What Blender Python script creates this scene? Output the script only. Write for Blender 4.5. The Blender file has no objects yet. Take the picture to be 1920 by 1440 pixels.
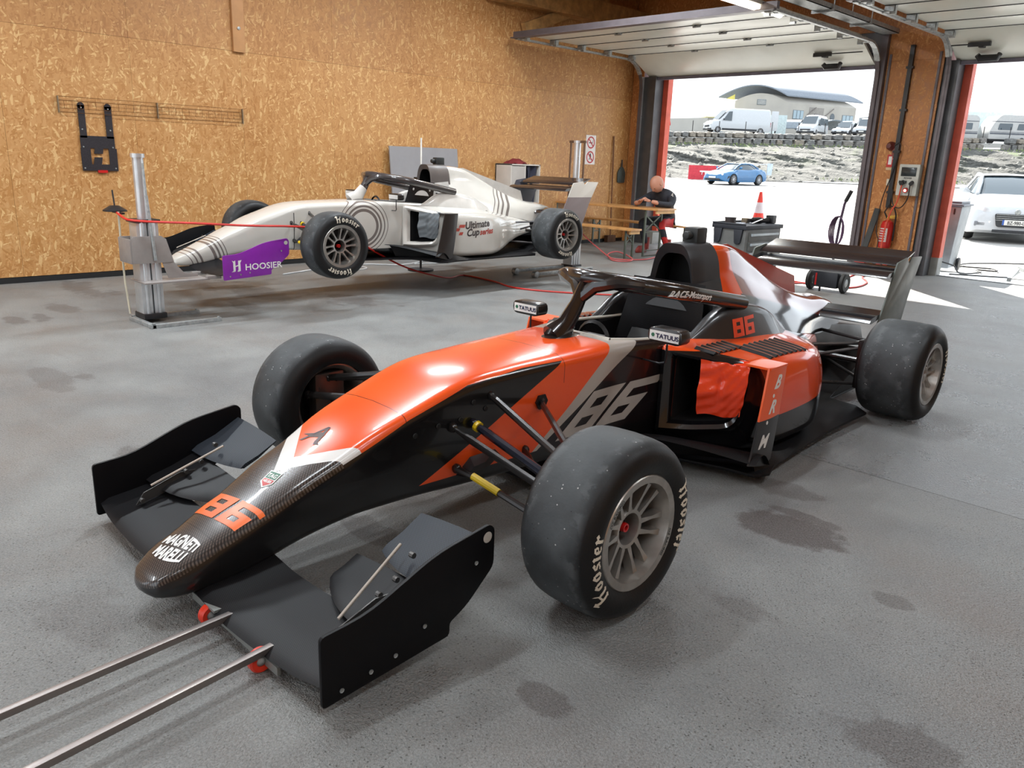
import bpy, bmesh, math, random
import numpy as np
from mathutils import Vector, Matrix
from mathutils.bvhtree import BVHTree
random.seed(7)
PI = math.pi
SC = bpy.context.scene
COL = SC.collection

# ------------------------------------------------------------------ camera, sky, sun, exposure
CAM_ROWS = ((0.704, 0.709, 0.035), (0.217, -0.167, -0.962), (-0.676, 0.685, -0.271))
r_, d_, f_ = (Vector(v).normalized() for v in CAM_ROWS)
r_ = (r_ - f_ * r_.dot(f_)).normalized(); d_ = f_.cross(r_)
cam = bpy.data.cameras.new('camera'); camo = bpy.data.objects.new('camera', cam); COL.objects.link(camo)
cam.sensor_fit = 'HORIZONTAL'; cam.sensor_width = 36.0; cam.lens = 1488.0 / 1920 * 36.0
cam.clip_start = 0.05; cam.clip_end = 1000
camo.matrix_world = Matrix.Translation((0, 0, 1.36)) @ Matrix((r_, -d_, -f_)).transposed().to_4x4()
SC.camera = camo
SC.view_settings.view_transform = 'Standard'; SC.view_settings.look = 'None'
SC.view_settings.gamma = 1.0; SC.view_settings.use_curve_mapping = False
SC.view_settings.exposure = 0.6
SC.cycles.max_bounces = 8; SC.cycles.diffuse_bounces = 4; SC.cycles.glossy_bounces = 3
W = bpy.data.worlds.new('sky'); SC.world = W; W.use_nodes = True
wn = W.node_tree; bg = wn.nodes['Background']
sky = wn.nodes.new('ShaderNodeTexSky'); sky.sky_type = 'HOSEK_WILKIE'; sky.turbidity = 6.0; sky.ground_albedo = 0.4
SUN_TO = Vector((-0.565, 0.575, 0.588)).normalized()
sky.sun_direction = SUN_TO
mixw = wn.nodes.new('ShaderNodeMix'); mixw.data_type = 'RGBA'; mixw.inputs['Factor'].default_value = 0.75
wn.links.new(sky.outputs[0], mixw.inputs[6]); mixw.inputs[7].default_value = (0.86, 0.93, 1.0, 1)
wn.links.new(mixw.outputs[2], bg.inputs[0]); bg.inputs[1].default_value = 1.9
sun = bpy.data.lights.new('sun', 'SUN'); sun.energy = 12.0; sun.angle = math.radians(0.55); sun.color = (1.0, 0.95, 0.87)
suno = bpy.data.objects.new('sun', sun); COL.objects.link(suno)
suno.rotation_euler = SUN_TO.to_track_quat('Z', 'Y').to_euler(); suno.location = (-10, 20, 15)

# ------------------------------------------------------------------ node and material helpers
def lin(c):
    return tuple((v / 255 / 12.92) if v / 255 <= 0.04045 else ((v / 255 + 0.055) / 1.055) ** 2.4 for v in c) + (1.0,)

class E:
    """small expression wrapper round Math nodes"""
    def __init__(s, nt, v): s.nt = nt; s.v = v
    def _op(s, op, o=None, rev=False, o2=None):
        n = s.nt.nodes.new('ShaderNodeMath'); n.operation = op
        a, b = (o, s) if rev else (s, o)
        for i, q in enumerate((a, b, o2)):
            if q is None: continue
            q = q.v if isinstance(q, E) else q
            if isinstance(q, (int, float)): n.inputs[i].default_value = q
            else: s.nt.links.new(q, n.inputs[i])
        return E(s.nt, n.outputs[0])
    def __add__(s, o): return s._op('ADD', o)
    __radd__ = __add__
    def __sub__(s, o): return s._op('SUBTRACT', o)
    def __rsub__(s, o): return s._op('SUBTRACT', o, True)
    def __mul__(s, o): return s._op('MULTIPLY', o)
    __rmul__ = __mul__
    def __truediv__(s, o): return s._op('DIVIDE', o)
    def __gt__(s, o): return s._op('GREATER_THAN', o)
    def __lt__(s, o): return s._op('LESS_THAN', o)
    def abs(s): return s._op('ABSOLUTE')
    def sin(s): return s._op('SINE')
    def frac(s): return s._op('FRACT')
    def sqrt(s): return s._op('SQRT')
    def mn(s, o): return s._op('MINIMUM', o)
    def mx(s, o): return s._op('MAXIMUM', o)
    def atan2(s, o): return s._op('ARCTAN2', o)

class Mat:
    def __init__(s, name, col=(128, 128, 128), rough=0.5, metal=0.0, coat=0.0, spec=0.5, emit=None, estr=1.0, alpha=None, trans=None):
        s.m = bpy.data.materials.new(name); s.m.use_nodes = True; s.nt = s.m.node_tree
        s.b = s.nt.nodes['Principled BSDF']; b = s.b.inputs
        c = lin(col); b['Base Color'].default_value = c; b['Roughness'].default_value = rough; b['Metallic'].default_value = metal
        b['Coat Weight'].default_value = coat; b['Coat Roughness'].default_value = 0.06; b['Specular IOR Level'].default_value = spec
        if emit: b['Emission Color'].default_value = lin(emit); b['Emission Strength'].default_value = estr
        if trans is not None: b['Transmission Weight'].default_value = trans
        s.m.diffuse_color = c; s.co = None
    def node(s, t, **k):
        n = s.nt.nodes.new(t)
        for a, v in k.items(): setattr(n, a, v)
        return n
    def link(s, a, b): s.nt.links.new(a.v if isinstance(a, E) else a, b)
    def coord(s, kind='Object'):
        if s.co is None: s.co = s.node('ShaderNodeTexCoord')
        return s.co.outputs[kind]
    def xyz(s, kind='Object'):
        n = s.node('ShaderNodeSeparateXYZ'); s.link(s.coord(kind), n.inputs[0])
        return [E(s.nt, n.outputs[i]) for i in range(3)]
    def vec(s, *c):
        n = s.node('ShaderNodeCombineXYZ')
        for i, q in enumerate(c):
            if isinstance(q, E): s.link(q, n.inputs[i])
            else: n.inputs[i].default_value = q
        return n.outputs[0]
    def noise(s, scale, detail=3, vec=None, rough=0.55, out=0):
        n = s.node('ShaderNodeTexNoise'); n.inputs['Scale'].default_value = scale; n.inputs['Detail'].default_value = detail
        n.inputs['Roughness'].default_value = rough
        s.link(vec if vec is not None else s.coord(), n.inputs['Vector']); return E(s.nt, n.outputs[out])
    def vor(s, scale, vec=None, feature='F1', out='Distance', dim='3D', rand=1.0):
        n = s.node('ShaderNodeTexVoronoi', feature=feature, voronoi_dimensions=dim); n.inputs['Scale'].default_value = scale
        n.inputs['Randomness'].default_value = rand
        s.link(vec if vec is not None else s.coord(), n.inputs['Vector']); return n.outputs[out]
    def mapv(s, vec, rot=(0, 0, 0), scale=(1, 1, 1), loc=(0, 0, 0)):
        n = s.node('ShaderNodeMapping'); s.link(vec, n.inputs[0])
        n.inputs['Rotation'].default_value = rot; n.inputs['Scale'].default_value = scale; n.inputs['Location'].default_value = loc
        return n.outputs[0]
    def mix(s, a, b, f):
        n = s.node('ShaderNodeMix', data_type='RGBA')
        for i, q in ((6, a), (7, b)):
            if isinstance(q, tuple): n.inputs[i].default_value = lin(q)
            else: s.link(q, n.inputs[i])
        if isinstance(f, (int, float)): n.inputs[0].default_value = f
        else: s.link(f, n.inputs[0])
        return n.outputs[2]
    def ramp(s, f, stops):
        n = s.node('ShaderNodeValToRGB'); e = n.color_ramp.elements
        while len(e) < len(stops): e.new(0.5)
        for q, (p, c) in zip(e, stops): q.position = p; q.color = lin(c) if len(c) == 3 else c
        s.link(f, n.inputs[0]); return n.outputs[0]
    def rng(s, f, a, b, c=0.0, d=1.0):
        n = s.node('ShaderNodeMapRange'); s.link(f, n.inputs[0])
        for i, q in enumerate((a, b, c, d)): n.inputs[i + 1].default_value = q
        return E(s.nt, n.outputs[0])
    def set(s, what, v): s.link(v, s.b.inputs[what]); return s
    def bump(s, h, strength=0.3, dist=0.01):
        n = s.node('ShaderNodeBump'); n.inputs['Strength'].default_value = strength; n.inputs['Distance'].default_value = dist
        s.link(h, n.inputs['Height']); s.link(n.outputs[0], s.b.inputs['Normal']); return s

def simple(name, col, rough=0.5, metal=0.0, coat=0.0, vary=0.12, scale=6.0, bump=0.0, bscale=60.0, **k):
    """one colour broken up by a little noise"""
    m = Mat(name, col, rough, metal, coat, **k)
    d = tuple(max(0, int(v * (1 - vary))) for v in col)
    n = m.rng(m.noise(scale, 4), 0.3, 0.7)
    m.set('Base Color', m.mix(d, tuple(col), n))
    r = m.rng(n, 0, 1, min(1, rough * 1.15), rough * 0.88); m.set('Roughness', r)
    if bump: m.bump(m.noise(bscale, 3), bump, 0.003)
    return m.m

# ------------------------------------------------------------------ mesh helpers
class MB:
    def __init__(s): s.v = []; s.f = []; s.mi = []; s.mir = False
    def add(s, vs, fs, mi=0):
        o = len(s.v); s.v += [tuple(q) for q in vs]; s.f += [tuple(i + o for i in f) for f in fs]; s.mi += [mi] * len(fs); return s
    def box(s, c, size, rot=None, mi=0):
        hx, hy, hz = (q / 2 for q in size); c = Vector(c)
        vs = [Vector((x, y, z)) for x in (-hx, hx) for y in (-hy, hy) for z in (-hz, hz)]
        if rot is not None:
            R = rot if isinstance(rot, Matrix) else Matrix.Rotation(rot, 3, 'Z'); vs = [R @ q for q in vs]
        return s.add([q + c for q in vs], [(0, 1, 3, 2), (4, 6, 7, 5), (0, 4, 5, 1), (2, 3, 7, 6), (0, 2, 6, 4), (1, 5, 7, 3)], mi)
    def bb(s, x0, x1, y0, y1, z0, z1, mi=0):
        return s.box(((x0 + x1) / 2, (y0 + y1) / 2, (z0 + z1) / 2), (abs(x1 - x0), abs(y1 - y0), abs(z1 - z0)), None, mi)
    def bar(s, a, b, w, h=None, up=(0, 0, 1), mi=0):
        a = Vector(a); b = Vector(b); d = (b - a); L = d.length; d.normalize(); up = Vector(up)
        if abs(d.dot(up)) > 0.98: up = Vector((1, 0, 0))
        x = d.cross(up).normalized(); z = x.cross(d); R = Matrix((x, d, z)).transposed()
        return s.box((a + b) / 2, (w, L, h if h else w), R, mi)
    def tube(s, pts, r, n=8, cap=True, mi=0, flat=1.0, up=None):
        pts = [Vector(p) for p in pts]; rs = r if isinstance(r, (list, tuple)) else [r] * len(pts)
        o = len(s.v); prev = None
        for i, p in enumerate(pts):
            t = (pts[min(i + 1, len(pts) - 1)] - pts[max(i - 1, 0)]).normalized()
            if prev is None:
                u = Vector(up) if up else (Vector((0, 0, 1)) if abs(t.z) < 0.9 else Vector((1, 0, 0)))
            else: u = prev
            x = t.cross(u); x = x.normalized() if x.length > 1e-6 else Vector((1, 0, 0)); u = x.cross(t).normalized(); prev = u
            for k in range(n):
                a = 2 * PI * k / n; s.v.append(tuple(p + x * math.cos(a) * rs[i] * flat + u * math.sin(a) * rs[i]))
        for i in range(len(pts) - 1):
            for k in range(n):
                k2 = (k + 1) % n; s.f.append((o + i * n + k, o + i * n + k2, o + (i + 1) * n + k2, o + (i + 1) * n + k)); s.mi.append(mi)
        if cap:
            s.f.append(tuple(o + k for k in reversed(range(n)))); s.f.append(tuple(o + (len(pts) - 1) * n + k for k in range(n))); s.mi += [mi, mi]
        return s
    def cyl(s, a, b, r, n=16, mi=0, r2=None): return s.tube([a, b], [r, r if r2 is None else r2], n, True, mi)
    def lathe(s, prof, n=32, axis='Z', c=(0, 0, 0), mi=0, closed=False):
        c = Vector(c); o = len(s.v); P = len(prof)
        for k in range(n):
            a = 2 * PI * k / n; ca, sa = math.cos(a), math.sin(a)
            for r, h in prof:
                q = {'Z': (r * ca, r * sa, h), 'X': (h, r * ca, r * sa), 'Y': (r * sa, h, r * ca)}[axis]
                s.v.append(tuple(Vector(q) + c))
        m = P if closed else P - 1
        for k in range(n):
            k2 = (k + 1) % n
            for i in range(m):
                j = (i + 1) % P; s.f.append((o + k * P + i, o + k2 * P + i, o + k2 * P + j, o + k * P + j)); s.mi.append(mi)
        return s
    def plate(s, poly, t, M=None, mi=0):
        """2D polygon extruded by t along local z; M maps (a, b, c) to space"""
        M = M or (lambda a, b, c: (a, b, c)); n = len(poly)
        vs = [M(a, b, -t / 2) for a, b in poly] + [M(a, b, t / 2) for a, b in poly]
        fs = [tuple(reversed(range(n))), tuple(range(n, 2 * n))] + [(i, (i + 1) % n, n + (i + 1) % n, n + i) for i in range(n)]
        return s.add(vs, fs, mi)
    def loft(s, rings, closed=True, caps=(True, True), mi=0):
        n = len(rings[0]); o = len(s.v)
        for r in rings: s.v += [tuple(q) for q in r]
        for i in range(len(rings) - 1):
            for k in range(n if closed else n - 1):
                k2 = (k + 1) % n; s.f.append((o + i * n + k, o + i * n + k2, o + (i + 1) * n + k2, o + (i + 1) * n + k)); s.mi.append(mi)
        if caps[0]: s.f.append(tuple(o + k for k in reversed(range(n)))); s.mi.append(mi)
        if caps[1]: s.f.append(tuple(o + (len(rings) - 1) * n + k for k in range(n))); s.mi.append(mi)
        return s
    def grid(s, fn, nu, nv, mi=0):
        o = len(s.v)
        for i in range(nu + 1):
            for j in range(nv + 1): s.v.append(tuple(fn(i / nu, j / nv)))
        for i in range(nu):
            for j in range(nv):
                a = o + i * (nv + 1) + j; s.f.append((a, a + nv + 1, a + nv + 2, a + 1)); s.mi.append(mi)
        return s
    def mirror(s): s.mir = True; return s
    def mesh(s, name, mats, ang=35, bevel=0.0, fix=True):
        me = bpy.data.meshes.new(name); me.from_pydata(s.v, [], s.f)
        for m in (mats if isinstance(mats, (list, tuple)) else [mats]): me.materials.append(m)
        me.polygons.foreach_set('material_index', s.mi); me.update()
        if bevel or fix:
            bm = bmesh.new(); bm.from_mesh(me)
            if fix: bmesh.ops.recalc_face_normals(bm, faces=bm.faces[:])
            if bevel:
                es = [e for e in bm.edges if len(e.link_faces) == 2 and e.calc_face_angle(0) > 0.5]
                bmesh.ops.bevel(bm, geom=es, offset=bevel, segments=2, affect='EDGES', profile=0.6, clamp_overlap=True)
            bm.to_mesh(me); bm.free()
        me.polygons.foreach_set('use_smooth', [True] * len(me.polygons))
        me.set_sharp_from_angle(angle=math.radians(ang)); return me
    def build(s, name, mats, parent=None, **k):
        o = put(name, s.mesh(name, mats, **k), parent)
        if s.mir:                                  # its twin on the other side is an object of its own
            t = MB(); t.v = [(-x, y, z) for x, y, z in s.v]; t.f = [tuple(reversed(f)) for f in s.f]; t.mi = s.mi; put(name, t.mesh(name, mats, **k), parent)
        return o

def put(name, me, parent=None, loc=None, rotz=None):
    o = bpy.data.objects.new(name, me); COL.objects.link(o)
    if parent is not None: o.parent = parent
    if loc is not None: o.location = loc
    if rotz is not None: o.rotation_euler = (0, 0, rotz)
    return o
def thing(name, label, cat, loc=(0, 0, 0), rotz=0.0, group=None):
    o = bpy.data.objects.new(name, None); COL.objects.link(o); o.location = loc; o.rotation_euler = (0, 0, rotz); o.empty_display_size = 0.2
    return tag(o, label, cat, group)
def tag(o, label, cat, group=None):
    o['label'] = label; o['category'] = cat
    if group: o['group'] = group
    return o
def struct(o, label=None):
    o['kind'] = 'structure'
    if label: o['label'] = label
    return o
def kids(o): return [c for c in COL.objects if c.parent is o]
def catmull(tab, ys):
    """tab rows [y, a, b, ...] -> smooth values at ys (monotone-ish cubic)"""
    T = np.array(tab, float); y = T[:, 0]; V = T[:, 1:]; m = np.zeros_like(V); n = len(y)
    dl = (V[1:] - V[:-1]) / (y[1:] - y[:-1])[:, None]
    m[0] = dl[0]; m[-1] = dl[-1]
    for i in range(1, n - 1):
        h0 = y[i] - y[i - 1]; h1 = y[i + 1] - y[i]
        m[i] = np.where(dl[i - 1] * dl[i] > 0, (h0 * dl[i] + h1 * dl[i - 1]) / (h0 + h1), 0)
        lim = 3 * np.minimum(abs(dl[i - 1]), abs(dl[i])); m[i] = np.clip(m[i], -lim, lim)
    out = []
    for q in ys:
        i = int(np.clip(np.searchsorted(y, q) - 1, 0, n - 2)); h = y[i + 1] - y[i]; t = (q - y[i]) / h
        out.append((2 * t**3 - 3 * t**2 + 1) * V[i] + (t**3 - 2 * t**2 + t) * h * m[i] + (-2 * t**3 + 3 * t**2) * V[i + 1] + (t**3 - t**2) * h * m[i + 1])
    return out
def rounded(pts, rs, closed=False, seg=4):
    """2D polyline with bezier corners"""
    out = []; n = len(pts); P = [np.array(p, float) for p in pts]
    for i in range(n):
        if (not closed and i in (0, n - 1)) or rs[i] <= 0: out.append(P[i]); continue
        a, b, c = P[i - 1], P[i], P[(i + 1) % n]
        la = np.linalg.norm(a - b); lc = np.linalg.norm(c - b)
        p0 = b + (a - b) * min(rs[i], la * 0.48) / max(la, 1e-9); p2 = b + (c - b) * min(rs[i], lc * 0.48) / max(lc, 1e-9)
        for k in range(seg + 1):
            t = k / seg; out.append((1 - t)**2 * p0 + 2 * t * (1 - t) * b + t * t * p2)
    return out

# ------------------------------------------------------------------ lettering
def text2d(s, size=1.0, bold=0.0, shear=0.0, sx=1.0, align='LEFT'):
    cu = bpy.data.curves.new('lettering', 'FONT'); cu.body = s; cu.size = size; cu.offset = bold; cu.shear = shear
    cu.align_x = align; cu.resolution_u = 3; cu.fill_mode = 'FRONT'
    ob = bpy.data.objects.new('lettering', cu); COL.objects.link(ob)
    dg = bpy.context.evaluated_depsgraph_get(); me = bpy.data.meshes.new_from_object(ob.evaluated_get(dg))
    V = [(v.co.x * sx, v.co.y) for v in me.vertices]; F = [tuple(p.vertices) for p in me.polygons]
    bpy.data.objects.remove(ob); bpy.data.curves.remove(cu); bpy.data.meshes.remove(me); return V, F
def refine(V, F, h):
    bm = bmesh.new(); vs = [bm.verts.new((x, y, 0)) for x, y in V]
    for f in F:
        try: bm.faces.new([vs[i] for i in f])
        except ValueError: pass
    bmesh.ops.triangulate(bm, faces=bm.faces[:])
    for _ in range(6):
        es = [e for e in bm.edges if e.calc_length() > h]
        if not es: break
        bmesh.ops.subdivide_edges(bm, edges=es, cuts=1); bmesh.ops.triangulate(bm, faces=[f for f in bm.faces if len(f.verts) > 3])
    bm.verts.index_update()
    V2 = [(v.co.x, v.co.y) for v in bm.verts]; F2 = [tuple(v.index for v in f.verts) for f in bm.faces]; bm.free(); return V2, F2
def decal(name, VF, fn, mat, parent, h=0.03):
    V, F = refine(VF[0], VF[1], h); b = MB(); b.add([fn(x, y) for x, y in V], F)
    return b.build(name, mat, parent, fix=False)
def flat_decal(name, VF, o, ux, uy, mat, parent, off=0.0):
    o, ux, uy = Vector(o), Vector(ux).normalized(), Vector(uy).normalized(); n = ux.cross(uy)
    b = MB(); b.add([o + ux * x + uy * y + n * off for x, y in VF[0]], VF[1]); return b.build(name, mat, parent, fix=False)
def polys(*ps): 
    V = []; F = []
    for p in ps: F.append(tuple(range(len(V), len(V) + len(p)))); V += list(p)
    return V, F
def joinvf(*vfs):
    V = []; F = []
    for v, f in vfs: F += [tuple(i + len(V) for i in q) for q in f]; V += list(v)
    return V, F
def movevf(vf, dx=0, dy=0, s=1.0, sh=0.0): return [((x + sh * y) * s + dx, y * s + dy) for x, y in vf[0]], vf[1]
def bvh(objs):
    V = []; F = []
    for o in objs:
        n = len(V); V += [v.co.copy() for v in o.data.vertices]; F += [tuple(i + n for i in p.vertices) for p in o.data.polygons]
    return BVHTree.FromPolygons(V, F)
def caster(tree, o, ux, uy, off=0.002, back=1.0):
    o, ux, uy = Vector(o), Vector(ux).normalized(), Vector(uy).normalized(); n = ux.cross(uy).normalized()
    def fn(x, y):
        p = o + ux * x + uy * y; h = tree.ray_cast(p + n * back, -n)
        return (h[0] + n * off) if h[0] is not None else p
    return fn
def block_digit(ch):
    """blocky slanted racing digits, unit height"""
    w, t = 0.62, 0.2
    R = lambda x0, y0, x1, y1: [(x0, y0), (x1, y0), (x1, y1), (x0, y1)]
    base = [R(0, 0, t, 1), R(t, 0, w - t, t), R(t, 1 - t, w - t, 1), R(t, 0.4, w - t, 0.4 + t)]
    if ch == '8': base += [R(w - t, 0, w, 1)]
    if ch == '6': base += [R(w - t, 0, w, 0.4 + t), R(w - t, 1 - t, w + 0.06, 1)]
    return polys(*base)
def number86(h, shear): 
    a = block_digit('8'); b = movevf(block_digit('6'), 0.70); v, f = joinvf(a, b)
    return [((x + shear * y) * h, y * h) for x, y in v], f
def blackletter(word, h):
    """gothic letters made of broken strokes, unit height scaled by h"""
    def st(x0, y0, x1, y1, w=0.16):
        return [(x0 - w / 2, y0 + w * 0.45), (x0, y0 - w * 0.35), (x0 + w / 2, y0 + w * 0.2), (x1 + w / 2, y1 - w * 0.45), (x1, y1 + w * 0.35), (x1 - w / 2, y1 - w * 0.2)]
    def dm(x, y, r=0.13): return [(x - r, y), (x, y - r), (x + r, y), (x, y + r)]
    def br(x0, y0, x1, y1, t=0.1): return [(x0, y0 - t / 2), (x1, y1 - t / 2), (x1, y1 + t / 2), (x0, y0 + t / 2)]
    G = {'H': (0.86, [st(0.2, 0.08, 0.2, 1.0), st(0.58, 0.0, 0.58, 0.55), br(0.2, 0.5, 0.6, 0.62, 0.13), dm(0.2, 0.05, 0.15), dm(0.2, 0.95, 0.16), dm(0.6, -0.02, 0.14), br(0.58, 0.6, 0.75, 0.9, 0.14), br(0.0, 0.9, 0.2, 1.0, 0.1)]),
         'o': (0.56, [st(0.13, 0.12, 0.13, 0.5), st(0.4, 0.12, 0.4, 0.5), br(0.13, 0.07, 0.4, 0.12, 0.13), br(0.13, 0.52, 0.4, 0.57, 0.13), dm(0.26, 0.03, 0.09), dm(0.26, 0.62, 0.09)]),
         's': (0.5, [dm(0.32, 0.56, 0.12), br(0.1, 0.45, 0.34, 0.6, 0.13), br(0.1, 0.42, 0.4, 0.25, 0.17), br(0.08, 0.02, 0.38, 0.18, 0.13), dm(0.12, 0.07, 0.11), st(0.38, 0.08, 0.38, 0.24, 0.12)]),
         'i': (0.3, [st(0.14, 0.05, 0.14, 0.56), dm(0.14, 0.04, 0.12), dm(0.12, 0.58, 0.12)]),
         'e': (0.5, [st(0.13, 0.12, 0.13, 0.5), br(0.13, 0.07, 0.4, 0.1, 0.13), br(0.13, 0.54, 0.36, 0.58, 0.13), br(0.13, 0.28, 0.4, 0.4, 0.1), st(0.36, 0.4, 0.36, 0.54, 0.12), dm(0.24, 0.03, 0.09)]),
         'r': (0.46, [st(0.14, 0.05, 0.14, 0.56), dm(0.14, 0.04, 0.12), dm(0.12, 0.56, 0.12), dm(0.34, 0.54, 0.13), br(0.14, 0.42, 0.34, 0.56, 0.1)])}
    x = 0; out = []
    for c in word:
        w, ps = G[c]; out.append(movevf(polys(*ps), x)); x += w
    v, f = joinvf(*out); return [((a - x / 2) * h, b * h) for a, b in v], f, x * h
# ------------------------------------------------------------------ shared materials
def osb_material(name, tone=(1, 1, 1), gloss=0.5):
    m = Mat(name, (180, 135, 80), gloss)
    x, y, z = m.xyz(); base = m.vec(x + y, z, 0.0); vals = []
    for k, (ang, sc) in enumerate(((0.25, (62, 17, 1)), (1.25, (70, 19, 1)), (-0.7, (64, 18, 1)), (0.05, (40, 11, 1)))):
        v = m.mapv(m.mapv(base, rot=(0, 0, ang), loc=(k * 3.7, k * 1.9, 0)), scale=sc)
        wob = m.noise(0.9, 2, v, out=1).v
        add = m.node('ShaderNodeVectorMath', operation='ADD'); m.link(v, add.inputs[0]); m.link(wob, add.inputs[1])
        col = m.vor(1.0, add.outputs[0], out='Color', dim='2D')
        sep = m.node('ShaderNodeSeparateColor'); m.link(col, sep.inputs[0]); vals.append((E(m.nt, sep.outputs[0]), E(m.nt, sep.outputs[1])))
    # strands lie over one another: the strand with the highest random level shows
    lev = vals[0][0]; tonev = vals[0][1]
    for a, b in vals[1:]:
        up = a > lev; tonev = tonev * (1.0 - up) + b * up; lev = lev.mx(a)
    fibre = m.noise(1.0, 3, m.mapv(base, scale=(300, 40, 1)))
    t = tonev * 0.38 + fibre * 0.24 + m.noise(0.9, 4, base) * 0.42 + (tonev > 0.88) * 0.15
    c = lambda *q: tuple(int(max(0, min(255, v * w))) for v, w in zip(q, tone))
    m.set('Base Color', m.ramp(t, [(0.25, c(158, 110, 62)), (0.45, c(178, 132, 82)), (0.66, c(190, 147, 98)), (0.92, c(212, 180, 132))]))
    m.set('Roughness', m.rng(tonev, 0, 1, gloss * 0.8, gloss * 1.25)); m.bump(tonev + lev * 0.5, 0.15, 0.002)
    return m.m
OSB = osb_material('oriented_strand_board', (1.0, 0.97, 0.9)); OSB2 = osb_material('oriented_strand_board_browner', (0.98, 0.86, 0.72))
OSB3 = osb_material('oriented_strand_board_upper', (0.97, 0.93, 0.86), 0.55)

def floor_material():
    m = Mat('worn_painted_concrete', (130, 126, 124), 0.45); x, y, z = m.xyz()
    big = m.noise(0.55, 4); mid = m.noise(2.6, 5); fine = m.noise(28, 4)
    col = m.mix((100, 102, 103), (140, 141, 138), m.rng(big * 0.6 + mid * 0.4, 0.35, 0.65))
    col = m.mix(col, (112, 98, 88), m.rng(m.noise(1.1, 5, m.mapv(m.coord(), loc=(9, 4, 0))), 0.5, 0.72, 0, 0.55))
    slab = (y > 3.67) * m.rng(x, -3.2, -2.2); col = m.mix(col, m.mix((96, 99, 102), (122, 124, 126), mid), slab * 0.45)
    wob = m.noise(9, 4); w2 = m.noise(2.2, 4, m.mapv(m.coord(), loc=(3, 7, 1)))
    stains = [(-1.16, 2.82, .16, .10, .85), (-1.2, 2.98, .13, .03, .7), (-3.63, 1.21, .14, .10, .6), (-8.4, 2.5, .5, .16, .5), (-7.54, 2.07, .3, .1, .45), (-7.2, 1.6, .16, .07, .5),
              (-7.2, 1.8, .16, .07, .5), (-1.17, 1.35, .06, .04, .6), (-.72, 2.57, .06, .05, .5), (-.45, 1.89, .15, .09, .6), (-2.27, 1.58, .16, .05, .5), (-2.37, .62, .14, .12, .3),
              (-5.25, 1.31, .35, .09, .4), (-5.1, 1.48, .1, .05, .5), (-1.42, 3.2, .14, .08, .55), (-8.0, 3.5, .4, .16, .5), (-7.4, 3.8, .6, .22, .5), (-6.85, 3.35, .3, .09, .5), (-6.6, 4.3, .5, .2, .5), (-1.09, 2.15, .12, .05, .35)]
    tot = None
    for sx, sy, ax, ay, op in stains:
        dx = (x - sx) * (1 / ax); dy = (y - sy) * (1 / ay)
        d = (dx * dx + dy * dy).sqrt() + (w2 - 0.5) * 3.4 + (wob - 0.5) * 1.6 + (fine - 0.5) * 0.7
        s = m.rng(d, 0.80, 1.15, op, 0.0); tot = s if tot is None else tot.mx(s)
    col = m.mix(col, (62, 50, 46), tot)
    grain = m.rng(m.noise(150, 2), 0.35, 0.65, 0, 1); col = m.mix(m.mix(col, (60, 60, 58), 0.16), m.mix(col, (200, 202, 200), 0.14), grain)
    spots = m.rng(E(m.nt, m.vor(70)), 0.10, 0.2, 1.0, 0.0) * m.rng(m.noise(1.6, 3), 0.38, 0.55)
    col = m.mix(col, (58, 55, 52), spots * 0.75)
    joint = ((y - 3.67).abs() < 0.004) * (x > -2.6); col = m.mix(col, (60, 58, 56), joint * 0.8)
    m.set('Base Color', col)
    m.set('Roughness', m.rng(mid + fine * 0.3 + tot * 0.15, 0.35, 0.95, 0.34, 0.62) - slab * m.rng(x, -4.5, -1.5, 0.08, 0.17))
    m.bump(fine * 0.8 + m.noise(95, 3) * 1.6 + m.noise(220, 2) * 0.9 + m.noise(5, 2) * 1.2 - spots * 0.5, 0.85, 0.007); return m.m
FLOOR = floor_material()
STEEL = simple('dark_grey_steel', (92, 92, 94), 0.45, 0.5); GALV = simple('galvanised_steel', (176, 180, 180), 0.42, 0.45, vary=0.2, scale=30)
MAUVE = simple('mauve_grey_steel', (106, 99, 103), 0.45, 0.3); REDP = simple('coral_red_paint', (214, 88, 62), 0.5)
DOORW = simple('white_door_panel', (214, 216, 206), 0.32, vary=0.05, scale=2); SEAL = simple('grey_rubber_seal', (112, 108, 122), 0.6)
BLK = simple('black_plastic', (28, 28, 30), 0.42); BLKM = simple('matt_black', (18, 18, 19), 0.6); TIMB = simple('timber', (196, 150, 92), 0.6, vary=0.25, scale=9)
ALU = simple('bright_aluminium', (222, 224, 226), 0.3, 0.7, vary=0.1); CHR = Mat('chrome', (225, 225, 228), 0.12, 1.0).m
WHT = simple('white_plastic', (225, 224, 218), 0.45); REDG = simple('gloss_red', (196, 30, 28), 0.3, coat=0.3)
LAMP = Mat('lit_tube', (255, 246, 226), 0.4, emit=(255, 244, 222), estr=3.0).m
CEIL = simple('plywood_ceiling', (206, 142, 76), 0.6, vary=0.2, scale=3)

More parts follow.
